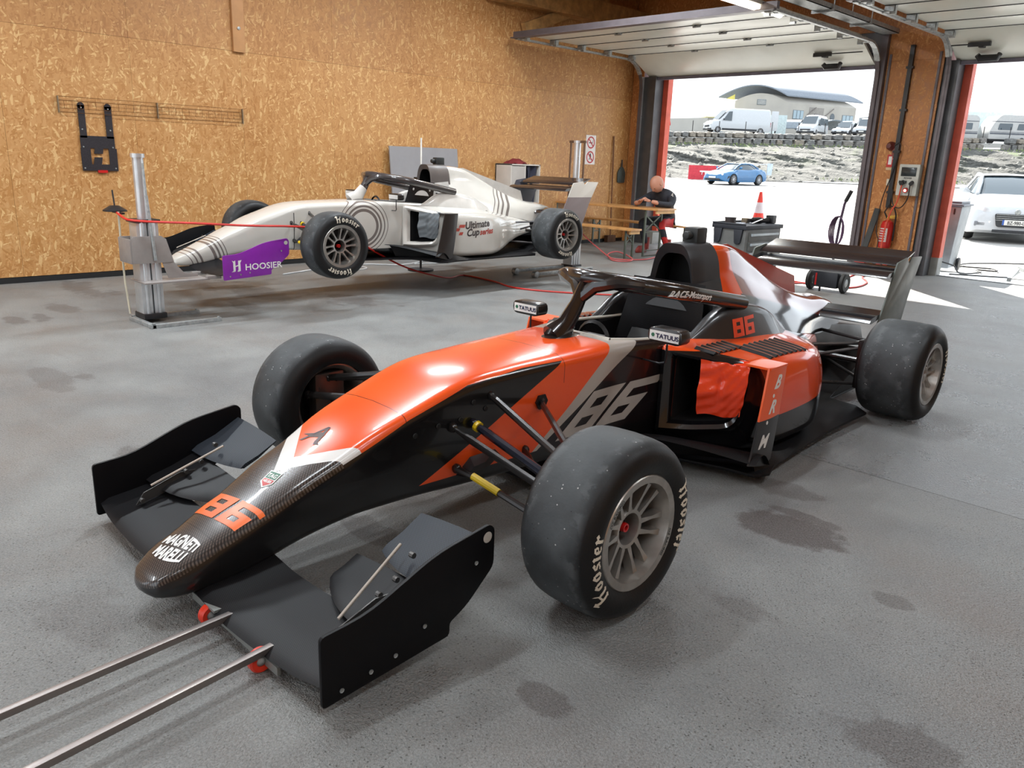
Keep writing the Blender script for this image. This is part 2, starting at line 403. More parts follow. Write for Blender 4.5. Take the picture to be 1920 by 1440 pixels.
# ------------------------------------------------------------------ the room
HC = 4.1                                              # ceiling height
b = MB(); b.bb(-9.1, 4.0, -4.5, 12.28, -0.25, 0.0); fl = struct(b.build('floor', FLOOR)); 
b = MB(); b.bb(-9.35, 4.25, -4.7, 12.3, HC, HC + 0.12); struct(b.build('ceiling', CEIL))
def boards(name, parent, fn, us, zs, mat, gap=0.0022, t=0.018):
    for i in range(len(us) - 1):
        for j in range(len(zs) - 1):
            m_ = MB(); fn(m_, us[i] + gap / 2, us[i + 1] - gap / 2, zs[j] + gap / 2, zs[j + 1] - gap / 2, t)
            m_.build(name, mat(i, j) if callable(mat) else mat, parent)
b = MB(); b.bb(-9.3, -9.12, -4.5, 12.28, 0, HC); wl = struct(b.build('wall_left', STEEL))
ys_ = [4.62 + 1.222 * k for k in range(-7, 7)]; ys_ = [-4.5] + [q for q in ys_ if -4.3 < q < 11.9] + [11.98]
boards('board', wl, lambda m_, a, c, z0, z1, t: m_.bb(-9.12, -9.12 + t, a, c, z0, z1), ys_, [0.06, 2.44, HC - 0.01], lambda i, j: (OSB, OSB3)[j])
b = MB(); b.bb(-9.12, -9.098, -4.5, 11.98, 0, 0.055); struct(b.build('baseboard_left', BLKM))
# door wall: pieces round the two doors
b = MB()
b.bb(-9.3, -8.87, 12.0, 12.25, 0, HC); b.bb(-8.87, -4.83, 12.0, 12.25, 3.25, HC); b.bb(-4.80, -3.93, 12.02, 12.25, 0, HC)
b.bb(-3.93, 0.5, 12.0, 12.25, 3.25, HC); b.bb(0.5, 4.0, 12.0, 12.25, 0, HC); wf = struct(b.build('wall_front', STEEL))
def fb(m_, a, c, z0, z1, t): m_.bb(a, c, 12.0 - t, 12.0, z0, z1)
boards('board', wf, fb, [-9.1, -8.87], [0.0, 2.44, HC - .01], OSB2); boards('board', wf, fb, [-4.74, -4.0], [0.0, 2.86, HC - .01], OSB2)
boards('board', wf, fb, [-8.87, -6.43, -4.74], [3.25, HC - .01], OSB2); boards('board', wf, fb, [-4.0, -1.6, 0.5], [3.25, HC - .01], OSB2)
boards('board', wf, fb, [0.6, 1.82, 3.04, 4.0], [0, 2.44, HC - .01], OSB)
b = MB(); b.bb(4.0, 4.2, -4.5, 12.28, 0, HC); wr = struct(b.build('wall_right', STEEL))
boards('board', wr, lambda m_, a, c, z0, z1, t: m_.bb(4.0 - t, 4.0, a, c, z0, z1), [-4.5 + 2.444 * k for k in range(7)] + [11.98], [0, 2.44, HC - .01], OSB)
b = MB(); b.bb(-9.3, -8.6, -4.7, -4.5, 0, HC); b.bb(-4.9, -3.8, -4.7, -4.5, 0, HC); b.bb(0.2, 4.2, -4.7, -4.5, 0, HC); b.bb(-9.3, 4.2, -4.7, -4.5, 3.3, HC); struct(b.build('wall_back', OSB2))
# ceiling timbers and the plywood post on the left wall
b = MB(); b.bb(-9.1, 4.0, 8.2, 8.38, HC - 0.38, HC); struct(b.build('trim_1', TIMB))
b = MB(); b.bb(-9.1, -8.85, 8.4, 11.98, HC - 0.55, HC - 0.25); b.bar((-9.0, 9.1, 3.25), (-9.0, 11.0, 3.95), 0.08, 0.16); struct(b.build('trim_2', TIMB))
b = MB(); b.bb(-9.1, -9.06, 4.53, 4.67, 2.43, HC); post = b.build('plywood_strip', simple('pale_plywood', (190, 140, 92), 0.55, vary=0.1), bevel=0.002)
tag(post, 'pale plywood strip with one bolt hanging down the upper left board wall', 'strip')
b = MB(); b.lathe([(0, 0.0), (0.018, 0.0), (0.018, 0.01), (0, 0.012)], 10, 'X', (-9.06, 4.60, 2.68)); b.build('bolt', GALV, post)

def door(idx, x0, x1, lx, rx):
    """an overhead door pushed up: five sections, rails, rollers, frame"""
    root = struct(MB().bb(x0 - 0.02, x1 + 0.02, 12.0, 12.06, 3.0, 3.25).build('door_%d' % idx, STEEL))
    ysec = [8.84, 9.46, 10.10, 10.75, 11.40]
    for i in range(4):
        m_ = MB(); m_.bb(lx, rx, ysec[i] + 0.008, ysec[i + 1] - 0.008, 3.12, 3.16); m_.build('section', DOORW, root, bevel=0.006); m_ = MB(); m_.bb(lx, rx, ysec[i + 1] - 0.009, ysec[i + 1] + 0.009, 3.114, 3.13); m_.build('section_seam', BLKM, root)
        for hx in [lx + (rx - lx) * q for q in (0.33, 0.66)]:
            h = MB(); h.bb(hx - 0.05, hx - 0.02, ysec[i + 1] - 0.03, ysec[i + 1] + 0.03, 3.105, 3.12); h.bb(hx + 0.02, hx + 0.05, ysec[i + 1] - 0.03, ysec[i + 1] + 0.03, 3.105, 3.12)
            h.tube([(hx - 0.055, ysec[i + 1], 3.10), (hx + 0.055, ysec[i + 1], 3.10)], 0.012); h.build('hinge', GALV, root)
    P0 = Vector((0, 11.41, 3.12)); P1 = Vector((0, 12.03, 2.82)); up = Vector((0, 0.3, 0.62)).normalized() * 0.04
    m_ = MB(); m_.add([(x, p.y, p.z) for x in (lx, rx) for p in (P0, P1, P1 + up, P0 + up)], [(0, 1, 2, 3), (7, 6, 5, 4), (0, 4, 5, 1), (1, 5, 6, 2), (2, 6, 7, 3), (3, 7, 4, 0)]); m_.build('section', DOORW, root, bevel=0.006)
    m_ = MB(); m_.bar((lx, 12.03, 2.80), (rx, 12.03, 2.80), 0.05, 0.045); m_.build('bottom_seal', SEAL, root)
    # rails with lip, curve and rollers
    for sx, x in ((1, x0 + 0.02), (-1, x1 + (0.03 if idx == 1 else -.02))):
        pts = [(x, 8.8, 3.07), (x, 11.45, 3.07)] + [(x, 11.45 + 0.42 * math.sin(a), 2.65 + 0.42 * math.cos(a)) for a in [PI / 2 * k / 6 for k in range(1, 7)]] + [(x, 11.87, 0.02)]
        m_ = MB()
        for a, c in zip(pts[:-1], pts[1:]):
            vert = a[1] > 11.8; m_.bar(a, c, 0.02 if vert else .03, 0.03 if vert else .05, up=(1, 0, 0), mi=int(vert))
            o = Vector((sx * 0.02, 0, 0)); m_.bar(Vector(a) + o, Vector(c) + o, 0.008, 0.05 if vert else .07, up=(1, 0, 0), mi=int(vert))
        m_.build('rail', [GALV, MAUVE], root)
        for yy in ysec:
            r = MB(); r.cyl((x + sx * 0.01, yy + 0.05, 3.07), (x + sx * 0.05, yy + 0.05, 3.07), 0.024, 12); r.bb(x + sx * 0.05, x + sx * 0.15, yy, yy + 0.09, 3.055, 3.12); r.bb(x + sx * 0.10, x + sx * 0.16, yy + .02, yy + 0.07, 3.03, 3.12)
            r.build('roller', GALV, root)
    m_ = MB(); m_.bb(x0 - 0.05, x1 + 0.05, 8.80, 8.86, 3.075, 3.165); m_.bb(x0 - .05, x1 + .05, 8.74, 8.86, 3.07, 3.085); m_.build('cross_member', MAUVE, root)
    # handle and lock bar near the right end
    hx = rx - 0.55; q = lambda t, o: (P0.lerp(P1, t) - up.normalized() * o)
    if idx == 2: hx = lx + 0.42
    m_ = MB(); c = q(0.72, 0.05); 
    m_.tube([(hx - 0.13, c.y, c.z), (hx - 0.1, c.y + .03, c.z - .04), (hx + 0.1, c.y + .03, c.z - .04), (hx + 0.13, c.y, c.z)], [0.03, 0.045, 0.045, 0.03], 10); m_.build('handle', BLK, root)
    m_ = MB(); c = q(0.42, 0.03); m_.bb(hx - 0.2, hx + 0.06, c.y - 0.02, c.y + 0.02, c.z - 0.03, c.z + 0.02); m_.cyl((hx, c.y, c.z), (hx + (0.5 if idx == 1 else -0.4), c.y, c.z), 0.008); m_.bb(hx - .08, hx - .02, c.y, c.y + .09, c.z - .04, c.z - .01); m_.build('lock', BLK, root)
    return root
d1 = door(1, -8.87, -4.83, -8.78, -4.92); d2 = door(2, -3.93, 0.5, -3.86, 0.45)
def frame(name, x0, x1, mat, z1=2.83, y0=11.9, y1=12.05, z0=0, parent=None, **k):
    return MB().bb(x0, x1, y0, y1, z0, z1).build(name, mat, parent, **k)
frame('frame', -8.87, -8.84, ALU, parent=d1); frame('frame', -8.84, -8.60, STEEL, y0=11.96, y1=12.2, parent=d1); frame('frame', -8.66, -8.50, REDP, z1=3.1, y0=12.2, y1=12.34, parent=d1)
frame('frame', -4.83, -4.74, MAUVE, z1=3.3, y0=11.9, y1=12.25, parent=d1); frame('frame', -8.7, -4.8, STEEL, z0=2.83, z1=3.3, y0=12.12, y1=12.2, parent=d1)
frame('frame', -3.93, -3.905, ALU, parent=d2); frame('frame', -3.905, -3.80, STEEL, y0=11.96, y1=12.2, parent=d2); frame('frame', -3.84, -3.70, REDP, z0=0.25, z1=3.1, y0=12.2, y1=12.34, parent=d2)
frame('plinth', -3.86, -3.70, simple('grey_concrete', (150, 150, 146), 0.8), z1=0.25, y0=12.18, y1=12.36, parent=d2)
frame('frame', -3.8, 0.5, STEEL, z0=2.83, z1=3.3, y0=12.12, y1=12.2, parent=d2)
frame('plinth', -8.62, -8.45, simple('grey_concrete_2', (150, 150, 146), 0.8), z1=0.22, y0=12.02, y1=12.3, parent=d1)
# perforated edge strips beside the column boards, cable trunk
for x in (-4.70, -4.05):
    m_ = MB()
    m_.bb(x - 0.016, x + 0.016, 11.965, 11.98, 0, 2.95)
    for k in range(58): m_.tube([(x, 11.966, 0.05 + k * 0.05), (x, 11.962, 0.05 + k * 0.05)], 0.012, 6)
    st = m_.build('trim_%d' % (3 + (x > -4.5)), MAUVE); struct(st)
m_ = MB(); m_.bb(-4.44, -4.385, 11.93, 11.98, 0.9, 3.05)
for k in range(4): m_.bb(-4.46, -4.365, 11.925, 11.98, 1.1 + k * .55, 1.13 + k * .55)
m_.build('cable_trunk', BLK, wf)
# threshold rail across both doors
m_ = MB(); m_.bb(-9.1, 4, 12.2, 12.28, -0.02, 0.006); struct(m_.build('trim_5', STEEL))
# fluorescent light and cable tray hung by the first door's right rail
lmp = t = thing('fluorescent_light', 'lit white fluorescent tube light under the metal tray, top of the picture', 'light', (-5.02, 8.7, 3.12))
m_ = MB(); m_.bb(-0.06, 0.06, -0.65, 0.65, 0.02, 0.06); m_.bb(-.05, .05, -.67, -.65, -.02, .06); m_.bb(-.05, .05, .65, .67, -.02, .06); m_.build('housing', WHT, t)
m_ = MB(); m_.tube([(0, -0.64, 0.0), (0, 0.64, 0.0)], [0.042, 0.042], 12); m_.build('diffuser', LAMP, t)
t = thing('cable_tray', 'galvanised cable tray running to the board column beside the light', 'tray', (-4.72, 10.0, 3.2))
m_ = MB(); m_.bb(-0.11, 0.11, -3.5, 1.9, 0.0, 0.008); m_.bb(-0.11, -0.10, -3.5, 1.9, 0, 0.06); m_.bb(0.10, 0.11, -3.5, 1.9, 0, 0.06); m_.build('trough', GALV, t)
for y in (-1.3, -0.2, 0.9):
    m_ = MB(); m_.bar((-0.14, y, -0.01), (0.14, y, -0.01), 0.03, 0.03); m_.bar((-0.13, y, 0), (-0.13, y, 0.9), 0.012); m_.bar((0.13, y, 0), (0.13, y, 0.9), 0.012); m_.build('hanger', GALV, t)
# ------------------------------------------------------------------ racing cars
# local frame of a car: +x its left side, +y towards its tail, origin on the ground under the front axle
CARBON = Mat('carbon_weave', (22, 20, 20), 0.28, 0.0, coat=0.6)
def weave(m, dark=(16, 15, 16), light=(58, 52, 50), sc=1.0):
    x, y, z = m.xyz()
    u = (x * 0.55 + y * 1.0 + z * 0.7) * (78 * sc); v = (x * 1.3 - y * 0.35) * (78 * sc)
    s = m.rng(((u + v * 0.5).frac() - 0.5).abs(), 0.12, 0.38); t = m.rng(((v * 1.0).frac() - 0.5).abs(), 0.05, 0.4, 0.35, 1.0)
    return m.mix(dark, light, s * t)
CARBON.set('Base Color', weave(CARBON)); CARBON = CARBON.m
CARBF = Mat('satin_carbon', (14, 14, 16), 0.46, spec=.22); CARBF.set('Base Color', weave(CARBF, (8, 8, 9), (30, 29, 32), 1.5)); CARBF = CARBF.m
FLAPC = Mat('matt_blue_grey_carbon', (40, 44, 50), 0.5, spec=.25); FLAPC.set('Base Color', weave(FLAPC, (30, 33, 38), (62, 68, 76), 1.5)); FLAPC = FLAPC.m
SATB = simple('satin_black_panel', (12, 12, 15), 0.46, vary=0.1, spec=.2); RUB = None
def rubber():
    m = Mat('tyre_rubber', (38, 40, 42), 0.62, spec=0.35); x, y, z = m.xyz(); r = (y * y + z * z).sqrt()
    tread = m.rng(r, 0.262, 0.278); n = m.noise(7, 4); c = m.mix((17, 17, 18), m.mix((52, 55, 57), (78, 82, 84), m.rng(n, 0.35, 0.7)), tread)
    ax = x.abs(); pick = m.rng(m.noise(16, 5), 0.48, 0.55) * m.rng((ax - 0.09 + (n - 0.5) * 0.05).abs(), 0.0, 0.03, 1, 0) * tread
    c = m.mix(c, (104, 108, 110), pick * 0.5)
    sp = m.rng(E(m.nt, m.vor(48)), 0.09, 0.13, 1, 0) * m.rng(m.noise(5, 2), 0.42, 0.5) * tread; c = m.mix(c, (190, 190, 188), sp * 0.8)
    sd = m.rng(E(m.nt, m.vor(38, m.mapv(m.coord(), loc=(5, 2, 9)))), 0.05, 0.08, 1, 0) * tread; c = m.mix(c, (12, 12, 12), sd * 0.8)
    m.set('Base Color', c); m.set('Roughness', m.rng(n + tread * 0.3, 0.3, 1.0, 0.42, 0.68)); m.bump(m.noise(120, 3) + pick * 2.5 - sd, 0.25, 0.002); return m.m
RUB = rubber()
RIM = simple('brushed_rim_silver', (188, 184, 178), 0.32, 0.85, vary=0.12, scale=20); RIMIN = simple('rim_barrel', (168, 168, 170), 0.26, 0.9, vary=0.15)
LETW = simple('raised_cream_lettering', (226, 218, 200), 0.6); DISC = simple('dark_brake_backing', (26, 22, 21), 0.5, 0.3)
ARM = simple('suspension_black', (40, 37, 36), 0.3, 0.3, coat=0.3); YEL = simple('yellow_tape', (226, 190, 20), 0.4); ORTAPE = None
SILV = simple('silver_grey_vinyl', (176, 170, 164), 0.35); LETG = simple('vinyl_white', (236, 236, 232), 0.4); GRN = simple('vinyl_green', (40, 110, 80), 0.4); REDV = simple('vinyl_red', (200, 60, 60), 0.4)
NAVY = simple('vinyl_navy', (24, 34, 72), 0.4); GREYL = simple('vinyl_dark_grey', (82, 76, 74), 0.4)
def shoulder(y):                                       # height of the paint line along the flank
    return ((y + 0.43) * 0.42 + 0.417).mn((y + 0.23) * 0.317 + 0.498).mn(y * 0.075 + 0.571).mn(0.592)
ORANGE = (238, 92, 34)
def paint_tub(kind):
    m = Mat('body_paint_' + kind, ORANGE, 0.24, coat=0.5); x, y, z = m.xyz(); ax = x.abs()
    if kind == 'white':
        c = m.mix((206, 203, 196), (196, 192, 184), m.rng(m.noise(3, 3), .3, .7))
        def arcs(c, cy, cz, rr, k0=0.004):
            dy = y - cy; dz = z - cz; d = (dy * dy + dz * dz).sqrt()
            for r, w in rr: c = m.mix(c, (112, 104, 100), ((d - r).abs() < w) * (ax > 0.12 if cy > 0 else (ax > -1)))
            return c
        c = arcs(c, 0.68, 0.38, [(0.155, .014), (.195, .010), (.235, .006), (.27, .0035)])
        c = arcs(c, -1.18, 0.02, [(0.42, .013), (.46, .009), (.495, .006), (.525, .004), (.30, .009), (.26, .006), (.22, .004)])
        c = m.mix(c, (60, 58, 58), ((y + 0.05).abs() < 0.004) * (ax > 0.16) * (z < 0.52)); c = m.mix(c, (24, 24, 26), (z < 0.155) * (y > 0.5))
        m.set('Base Color', c); return m.m
    zb = shoulder(y); blk = (18, 17, 18)
    diag = (y - 0.494) * 0.51 + 0.592; orsi = (y - 0.796) * 0.83 + 0.606; sibl = (y - 0.951) * 0.64 + 0.603
    org = m.mix(ORANGE, (230, 78, 26), m.rng(m.noise(2, 2), .35, .65))
    side = m.mix(org, blk, (z > diag))                       # black wedge above the diagonal
    side = m.mix(side, (172, 164, 156), z < orsi); side = m.mix(side, (24, 18, 20), z < sibl); side = m.mix(side, blk, z < (0.232 + (y * 0.0)))
    top = m.mix(org, (172, 164, 156), (z < orsi)); top = m.mix(top, (26, 20, 22), z < sibl)
    c = m.mix(side, top, z > zb)
    v1 = ax * 0.95 - 0.67; v2 = ax * 0.85 - 0.595
    c = m.mix(c, (216, 214, 210), (y < v2) * (z > zb)); c = m.mix(c, weave(m, (18, 16, 16), (92, 82, 76)), y < v1)
    flank = (z < zb - 0.01) * (y < -0.3); c = m.mix(c, blk, flank)
    seam = ((y + 0.27).abs() < 0.0016).mx(((y - 0.50).abs() < 0.0015) * (z > 0.5)).mx((y + 0.93).abs() < 0.0014); c = m.mix(c, (10, 10, 10), seam * 0.8)
    m.set('Base Color', c); m.set('Roughness', m.rng(z, 0.1, 0.6, 0.3, 0.24)); return m.m
def paint_pod(kind):
    m = Mat('sidepod_paint_' + kind, ORANGE, 0.2, coat=0.7); x, y, z = m.xyz(); ax = x.abs()
    if kind == 'white':
        c = m.mix((206, 203, 196), (196, 192, 184), m.rng(m.noise(3, 3), .3, .7)); m.set('Base Color', c); return m.m
    lim = ((y - 1.0) * 0.02 + 0.235); c = m.mix(m.mix(ORANGE, (228, 72, 28), m.rng(m.noise(2, 2), .3, .7)), (18, 17, 19), z < lim)
    c = m.mix(c, (18, 17, 19), (y < 1.15 + (ax - 0.30).mx(0.0) * 0.78) * (z < 0.562))
    c = m.mix(c, (40, 36, 38), (z > 0.34 + (y - 2.35) * 0.3) * (y > 2.35)); m.set('Base Color', c); return m.m
def paint_cover(kind):
    m = Mat('engine_cover_paint_' + kind, ORANGE, 0.16, coat=0.8); x, y, z = m.xyz(); ax = x.abs()
    if kind == 'white':
        c = m.mix((206, 203, 196), (196, 192, 184), m.rng(m.noise(3, 3), .3, .7))
        d = y + (0.95 - z) * 0.8
        for q, w in ((2.97, .024), (2.87, .018), (2.79, .013), (2.72, .008)): c = m.mix(c, (112, 104, 100), ((d - q).abs() < w))
        m.set('Base Color', c); return m.m
    dk = (44, 30, 32); c = m.mix(m.mix(ORANGE, (206, 66, 30), m.rng(m.noise(2, 2), .3, .7)), (28, 27, 30), y < 1.80)
    c = m.mix(c, (118, 46, 34), (y > 2.02)); c = m.mix(c, (34, 34, 37), (z < 0.72 - (y - 2.0) * 0.22) * (y > 2.0)); m.set('Base Color', c); return m.m
def crumpled(name, col):
    m = Mat(name, col, 0.22, coat=0.3); m.bump(m.noise(14, 4), 0.5, 0.01); return m.m

# tub stations: y, opening half width, top z, top half width, shoulder half width, shoulder z, bottom half width, bottom z, crown
TUB = [(-1.125, .006, .122, .018, .024, .112, .018, .102, 0.0), (-1.115, .022, .133, .050, .058, .114, .048, .092, .003), (-1.09, .04, .148, .076, .085, .118, .072, .082, .006), (-1.04, .055, .172, .096, .108, .136, .092, .076, .008),
       (-.96, .06, .205, .108, .122, .165, .108, .078, .009), (-.87, .07, .246, .120, .135, .205, .122, .092, .010), (-.79, .07, .280, .128, .143, .242, .13, .110, .010),
       (-.67, .08, .340, .142, .156, .305, .142, .145, .012), (-.52, .09, .402, .156, .17, .366, .155, .172, .012), (-.43, .09, .446, .167, .182, .406, .165, .182, .012),
       (-.23, .10, .516, .184, .200, .484, .182, .184, .014), (0.0, .11, .584, .194, .215, .558, .198, .174, .014), (.24, .12, .603, .196, .226, .578, .212, .166, .013),
       (.50, .14, .610, .206, .242, .586, .225, .160, .012), (.70, .16, .614, .218, .252, .590, .235, .14, .010), (.84, .17, .616, .232, .260, .592, .24, .12, .006),
       (.90, .20, .616, .246, .268, .592, .245, .11, .002), (1.0, .245, .612, .262, .282, .588, .25, .10, 0), (1.2, .262, .600, .280, .300, .575, .26, .09, 0), (1.5, .265, .585, .290, .31, .56, .26, .08, 0), (2.0, .22, .58, .28, .31, .55, .26, .07, 0)]
def tub_mesh():
    ys = sorted(set([round(-1.125 + 0.035 * k, 4) for k in range(1, 90)] + [-1.125, -1.118, -1.105, .86, .88, .92])); ys = [y for y in ys if y <= 2.0]
    rings = []
    for y, (wo, zt, wt, ws, zs, wb, zb, cr) in zip(ys, catmull(TUB, ys)):
        half = [(0, zt + cr), (wo, zt + cr * 0.7), (wt, zt), (ws, zs), (ws * 1.0, zs * 0.55 + zb * 0.45), (wb, zb), (0, zb - 0.004)]
        pts = rounded(half, [0, 0, 0.022 if y > -1.0 else .012, 0.02, 0.03, 0.035, 0])
        full = [(x, y, z) for x, z in pts] + [(-x, y, z) for x, z in reversed(pts[1:-1])]; rings.append(full)
    return ys, rings
def build_car(kind):
    orange = kind == 'orange'
    if orange: root = thing('racing_car', 'orange and black open wheel racing car numbered 86 in the foreground', 'racing car', (-2.26, 1.85, 0), 0.02)
    else: root = thing('racing_car', 'white open wheel racing car raised off the floor on stands by the left wall', 'racing car', (-6.93, 3.914, 0.303), -0.03)
    pt, pp, pc = paint_tub(kind), paint_pod(kind), paint_cover(kind)
    dk = CARBF; ring_white = simple('cockpit_rim_' + kind, (214, 208, 196) if orange else (120, 116, 112), 0.4)
    # ---- tub with open cockpit
    ys, rings = tub_mesh(); n = len(rings[0]); b = MB(); b.loft(rings, caps=(True, True))
    keep = []; ymax = 1.62
    for f in b.f:
        if len(f) == 4:
            c = sum((Vector(b.v[i]) for i in f), Vector()) / 4; ks = sorted(i % n for i in f)
            if 0.87 < c.y < ymax and all(k in (0, 1, n - 1) for k in ks): continue
        keep.append(f)
    b.f = keep; b.mi = [0] * len(keep)
    tub = b.build('monocoque', pt, root, ang=50)
    # liner and rim of the opening
    edge = [(rings[i][1][0], ys[i], rings[i][1][2]) for i in range(len(ys)) if 0.86 < ys[i] < ymax]
    loop = [(x, y, z) for x, y, z in edge] + [(-x, y, z) for x, y, z in reversed(edge)]
    b = MB(); b.tube(loop + [loop[0]], 0.008, 6, cap=False); b.build('cockpit_rim', ring_white, root)
    b = MB(); lo = [[(x * s, (y - 1.2) * s + 1.2, z - dz) for x, y, z in loop] for s, dz in ((1, 0), (0.98, 0.06), (0.93, 0.25), (0.86, 0.42))]
    b.loft(lo, closed=True, caps=(False, True)); b.build('cockpit_liner', CARBF, root, fix=False)
    b = MB(); b.lathe([(0.085, -0.012), (0.1, 0.0), (0.085, 0.012)], 20, 'Y', (0, 0.99, 0.565)); b.bb(-0.07, 0.07, 0.96, 1.0, 0.53, 0.6); b.tube([(0, .95, .56), (0, .72, .50)], .02)
    b.build('steering_wheel', BLK, root, bevel=0.004)
    b = MB(); b.grid(lambda u, v: ((u - .5) * 0.36, 1.35 + 0.3 * v + 0.02 * math.cos((u - .5) * 4), 0.22 + 0.42 * v + 0.02 * (2 * u - 1)**2), 8, 8); b.build('seat', BLKM, root)
    b = MB(); b.grid(lambda u, v: ((2 * u - 1) * (.265 - .05 * v), 1.585 - .10 * (2 * u - 1)**2 * (1 - v), 0.40 + 0.40 * v), 16, 8); b.build('rear_bulkhead', CARBF, root, fix=False)
    b = MB(); b.bb(.10, .19, 1.10, 1.2, .50, .56); b.build('seat_belt', simple('red_webbing' + kind, (150, 20, 24), 0.7), root, bevel=.01)
    # ---- halo
    halo_m = simple('halo_carbon_' + kind, (34, 31, 30) if orange else (64, 60, 60), 0.22, coat=0.6)
    b = MB(); hp = []
    for k in range(-14, 15):
        a = k / 14; yy = 0.90 + 0.86 * abs(a)**1.35; xx = 0.34 * math.copysign(min(1, (abs(a) * 2.1))**0.55 if a else 0, a) if a else 0
        xx = 0.33 * math.sin(min(1, abs(a) * 1.9) * PI / 2) * (1 if a > 0 else -1); zz = 0.868 - 0.155 * max(0, (yy - 0.90) / 0.86)**1.0
        hp.append((xx, yy, zz))
    b.tube(hp, 0.037, 12, flat=0.9)
    b.tube([(0, 0.70, 0.605), (0, 0.78, 0.66), (0, 0.85, 0.745), (0, 0.895, 0.82), (0, 0.925, 0.865)], [0.085, 0.058, 0.044, 0.040, 0.034], 12, flat=0.5)
    for s in (-1, 1): b.tube([(0, 0.875, 0.78), (s * 0.05, 0.91, 0.835), (s * 0.15, 0.95, 0.86), (s * 0.24, 1.02, 0.85)], [0.03, 0.034, 0.032, 0.02], 10)
    halo = b.build('halo', halo_m, root)
    b = MB(); b.lathe([(0.0, 0.012), (0.055, 0.010), (0.085, 0.0), (0.088, -0.01)], 20, 'Z', (0, 0.75, 0.622)); b.v = [(x * 0.75, (y - .75) * 1.35 + .75, z) for x, y, z in b.v]; b.build('foot_fairing', halo_m, halo)
    if not orange: b = MB(); b.tube([(0, 0.695, 0.602), (0, 0.78, 0.66), (0, 0.845, 0.74)], [0.092, 0.064, 0.048], 12, flat=0.55); b.build('pillar_sleeve', simple('pillar_white', (204, 200, 194), .35), halo)
    # ---- headrest panels beside the cockpit
    hm = simple('headrest_panel_' + kind, (40, 40, 42) if orange else (204, 200, 194), 0.35, coat=0.4)
    HR = [(1.34, .585, .0), (1.42, .625, .2), (1.50, .675, .55), (1.60, .706, .85), (1.75, .712, 1), (1.92, .69, 1), (2.05, .655, .9), (2.16, .60, .5), (2.24, .56, .1)]
    rr = []
    hy = [1.34 + 0.9 * k / 24 for k in range(25)]
    for y, (zt, f) in zip(hy, catmull(HR, hy)):
        sec = rounded([(.262, .52), (.262 + .01 * f, zt - .01), (.30, zt), (.31 + .04 * f, zt - 0.02 * f), (.345 + .07 * f, .52)], [0, .02, .02, .03, 0]); rr.append([(x, y, z) for x, z in sec])
    b = MB(); b.loft(rr); b.mirror(); head = b.build('headrest_panel', hm, root, ang=50)
    b = MB(); b.grid(lambda u, v: ((2 * u - 1) * 0.255, 1.60 + 0.05 * math.cos((2 * u - 1) * 1.5), 0.40 + 0.30 * v), 12, 6); b.build('headrest', BLKM, root)
    # ---- side pods
    POD = [(1.12, .78, .295, .60, .650, .588, .528, .43, .17, .42), (1.22, .50, .295, .615, .665, .587, .522, .41, .10, .45), (1.35, .25, .29, .63, .676, .585, .516, .39, .075, .48), (1.5, .10, .29, .645, .684, .582, .512, .37, .062, .50), (1.75, 0, .28, .655, .690, .575, .505, .35, .058, .52),
           (2.0, 0, .26, .63, .672, .565, .49, .345, .058, .53), (2.15, 0, .24, .585, .632, .55, .475, .345, .07, .5), (2.3, 0, .22, .51, .558, .525, .455, .345, .10, .44), (2.5, 0, .19, .40, .44, .49, .425, .33, .15, .34), (2.75, 0, .15, .30, .325, .45, .40, .31, .20, .24), (3.0, 0, .12, .215, .23, .42, .37, .29, .23, .16)]
    py = [1.12 + (3.0 - 1.12) * k / 44 for k in range(45)]; rr = []
    for y, (k, xi, x1, x2, zi, z1, zm, zb, xb) in zip(py, catmull(POD, py)):
        sec = rounded([(xi * (1.0 if y < 1.75 else .8), zi - 0.03), (xi * 1.02, zi), (x1, z1), (x2, zm), ((x2 + xb) / 2 + 0.06, zb + 0.02), (xb, zb), (xi * (1.0 if y < 1.75 else .8), zb)], [0, .02, .05, .09, .06, .03, 0], seg=5)
        rr.append([(x, y + k * max(0.0, x - 0.30), z) for x, z in sec])
    b = MB()
    c0 = sum((Vector(q) for q in rr[0]), Vector()) / len(rr[0])
    def inset(s, dy, dx=0.0): return [tuple(c0 + (Vector(q) - c0) * s + Vector((dx, dy, 0))) for q in rr[0]]
    b.loft([inset(.74, .02, -.01), inset(.78, -.018), inset(.88, -.030), inset(.98, -.012)] + rr, caps=(False, True)); b.mirror(); pod = b.build('sidepod', pp, root, ang=50)
    b = MB(); b.loft([inset(.74, .02, -.01), inset(.70, .15, -.03), inset(.66, .3, -.06)], caps=(False, True)); b.mirror(); b.build('air_intake_duct', BLKM, root)
    tree_pod = bvh([pod]); tree_tub = bvh([tub]); tree_head = bvh([head])
    # intake cover: taped orange film or grey mesh
    cm = crumpled('orange_tape_film', (240, 70, 34)) if orange else simple('grey_radiator_mesh', (108, 114, 118), 0.6, bump=0.6, bscale=120)
    A, B_, Cc, D_ = Vector((.425, 1.225, .548)), Vector((.605, 1.36, .528)), Vector((.590, 1.345, .265)), Vector((.435, 1.225, .268))
    nrm = Vector((.61, -.79, .08)).normalized(); rnd = random.Random(3)
    def fcl(u, v):
        p = (A.lerp(B_, u)).lerp(D_.lerp(Cc, u), v); bulge = 0.022 * math.sin(PI * min(1, v * 1.15)) ** .6 + (0.02 if v > .05 else 0)
        w = 0.004 * math.sin(9 * u + 7 * v) * math.sin(8 * v - 5 * u) + 0.0022 * math.sin(31 * v + 22 * u * u) - 0.014 * math.exp(-((u - .45) / .05)**2 - ((v - .5) / .25)**2)
        wob = Vector((0.0, 0.010 * math.sin(7 * v) * (1 - u) + .003 * math.sin(19 * v), 0.006 * math.sin(7 * u) * v))
        return p + nrm * (bulge + w) + wob
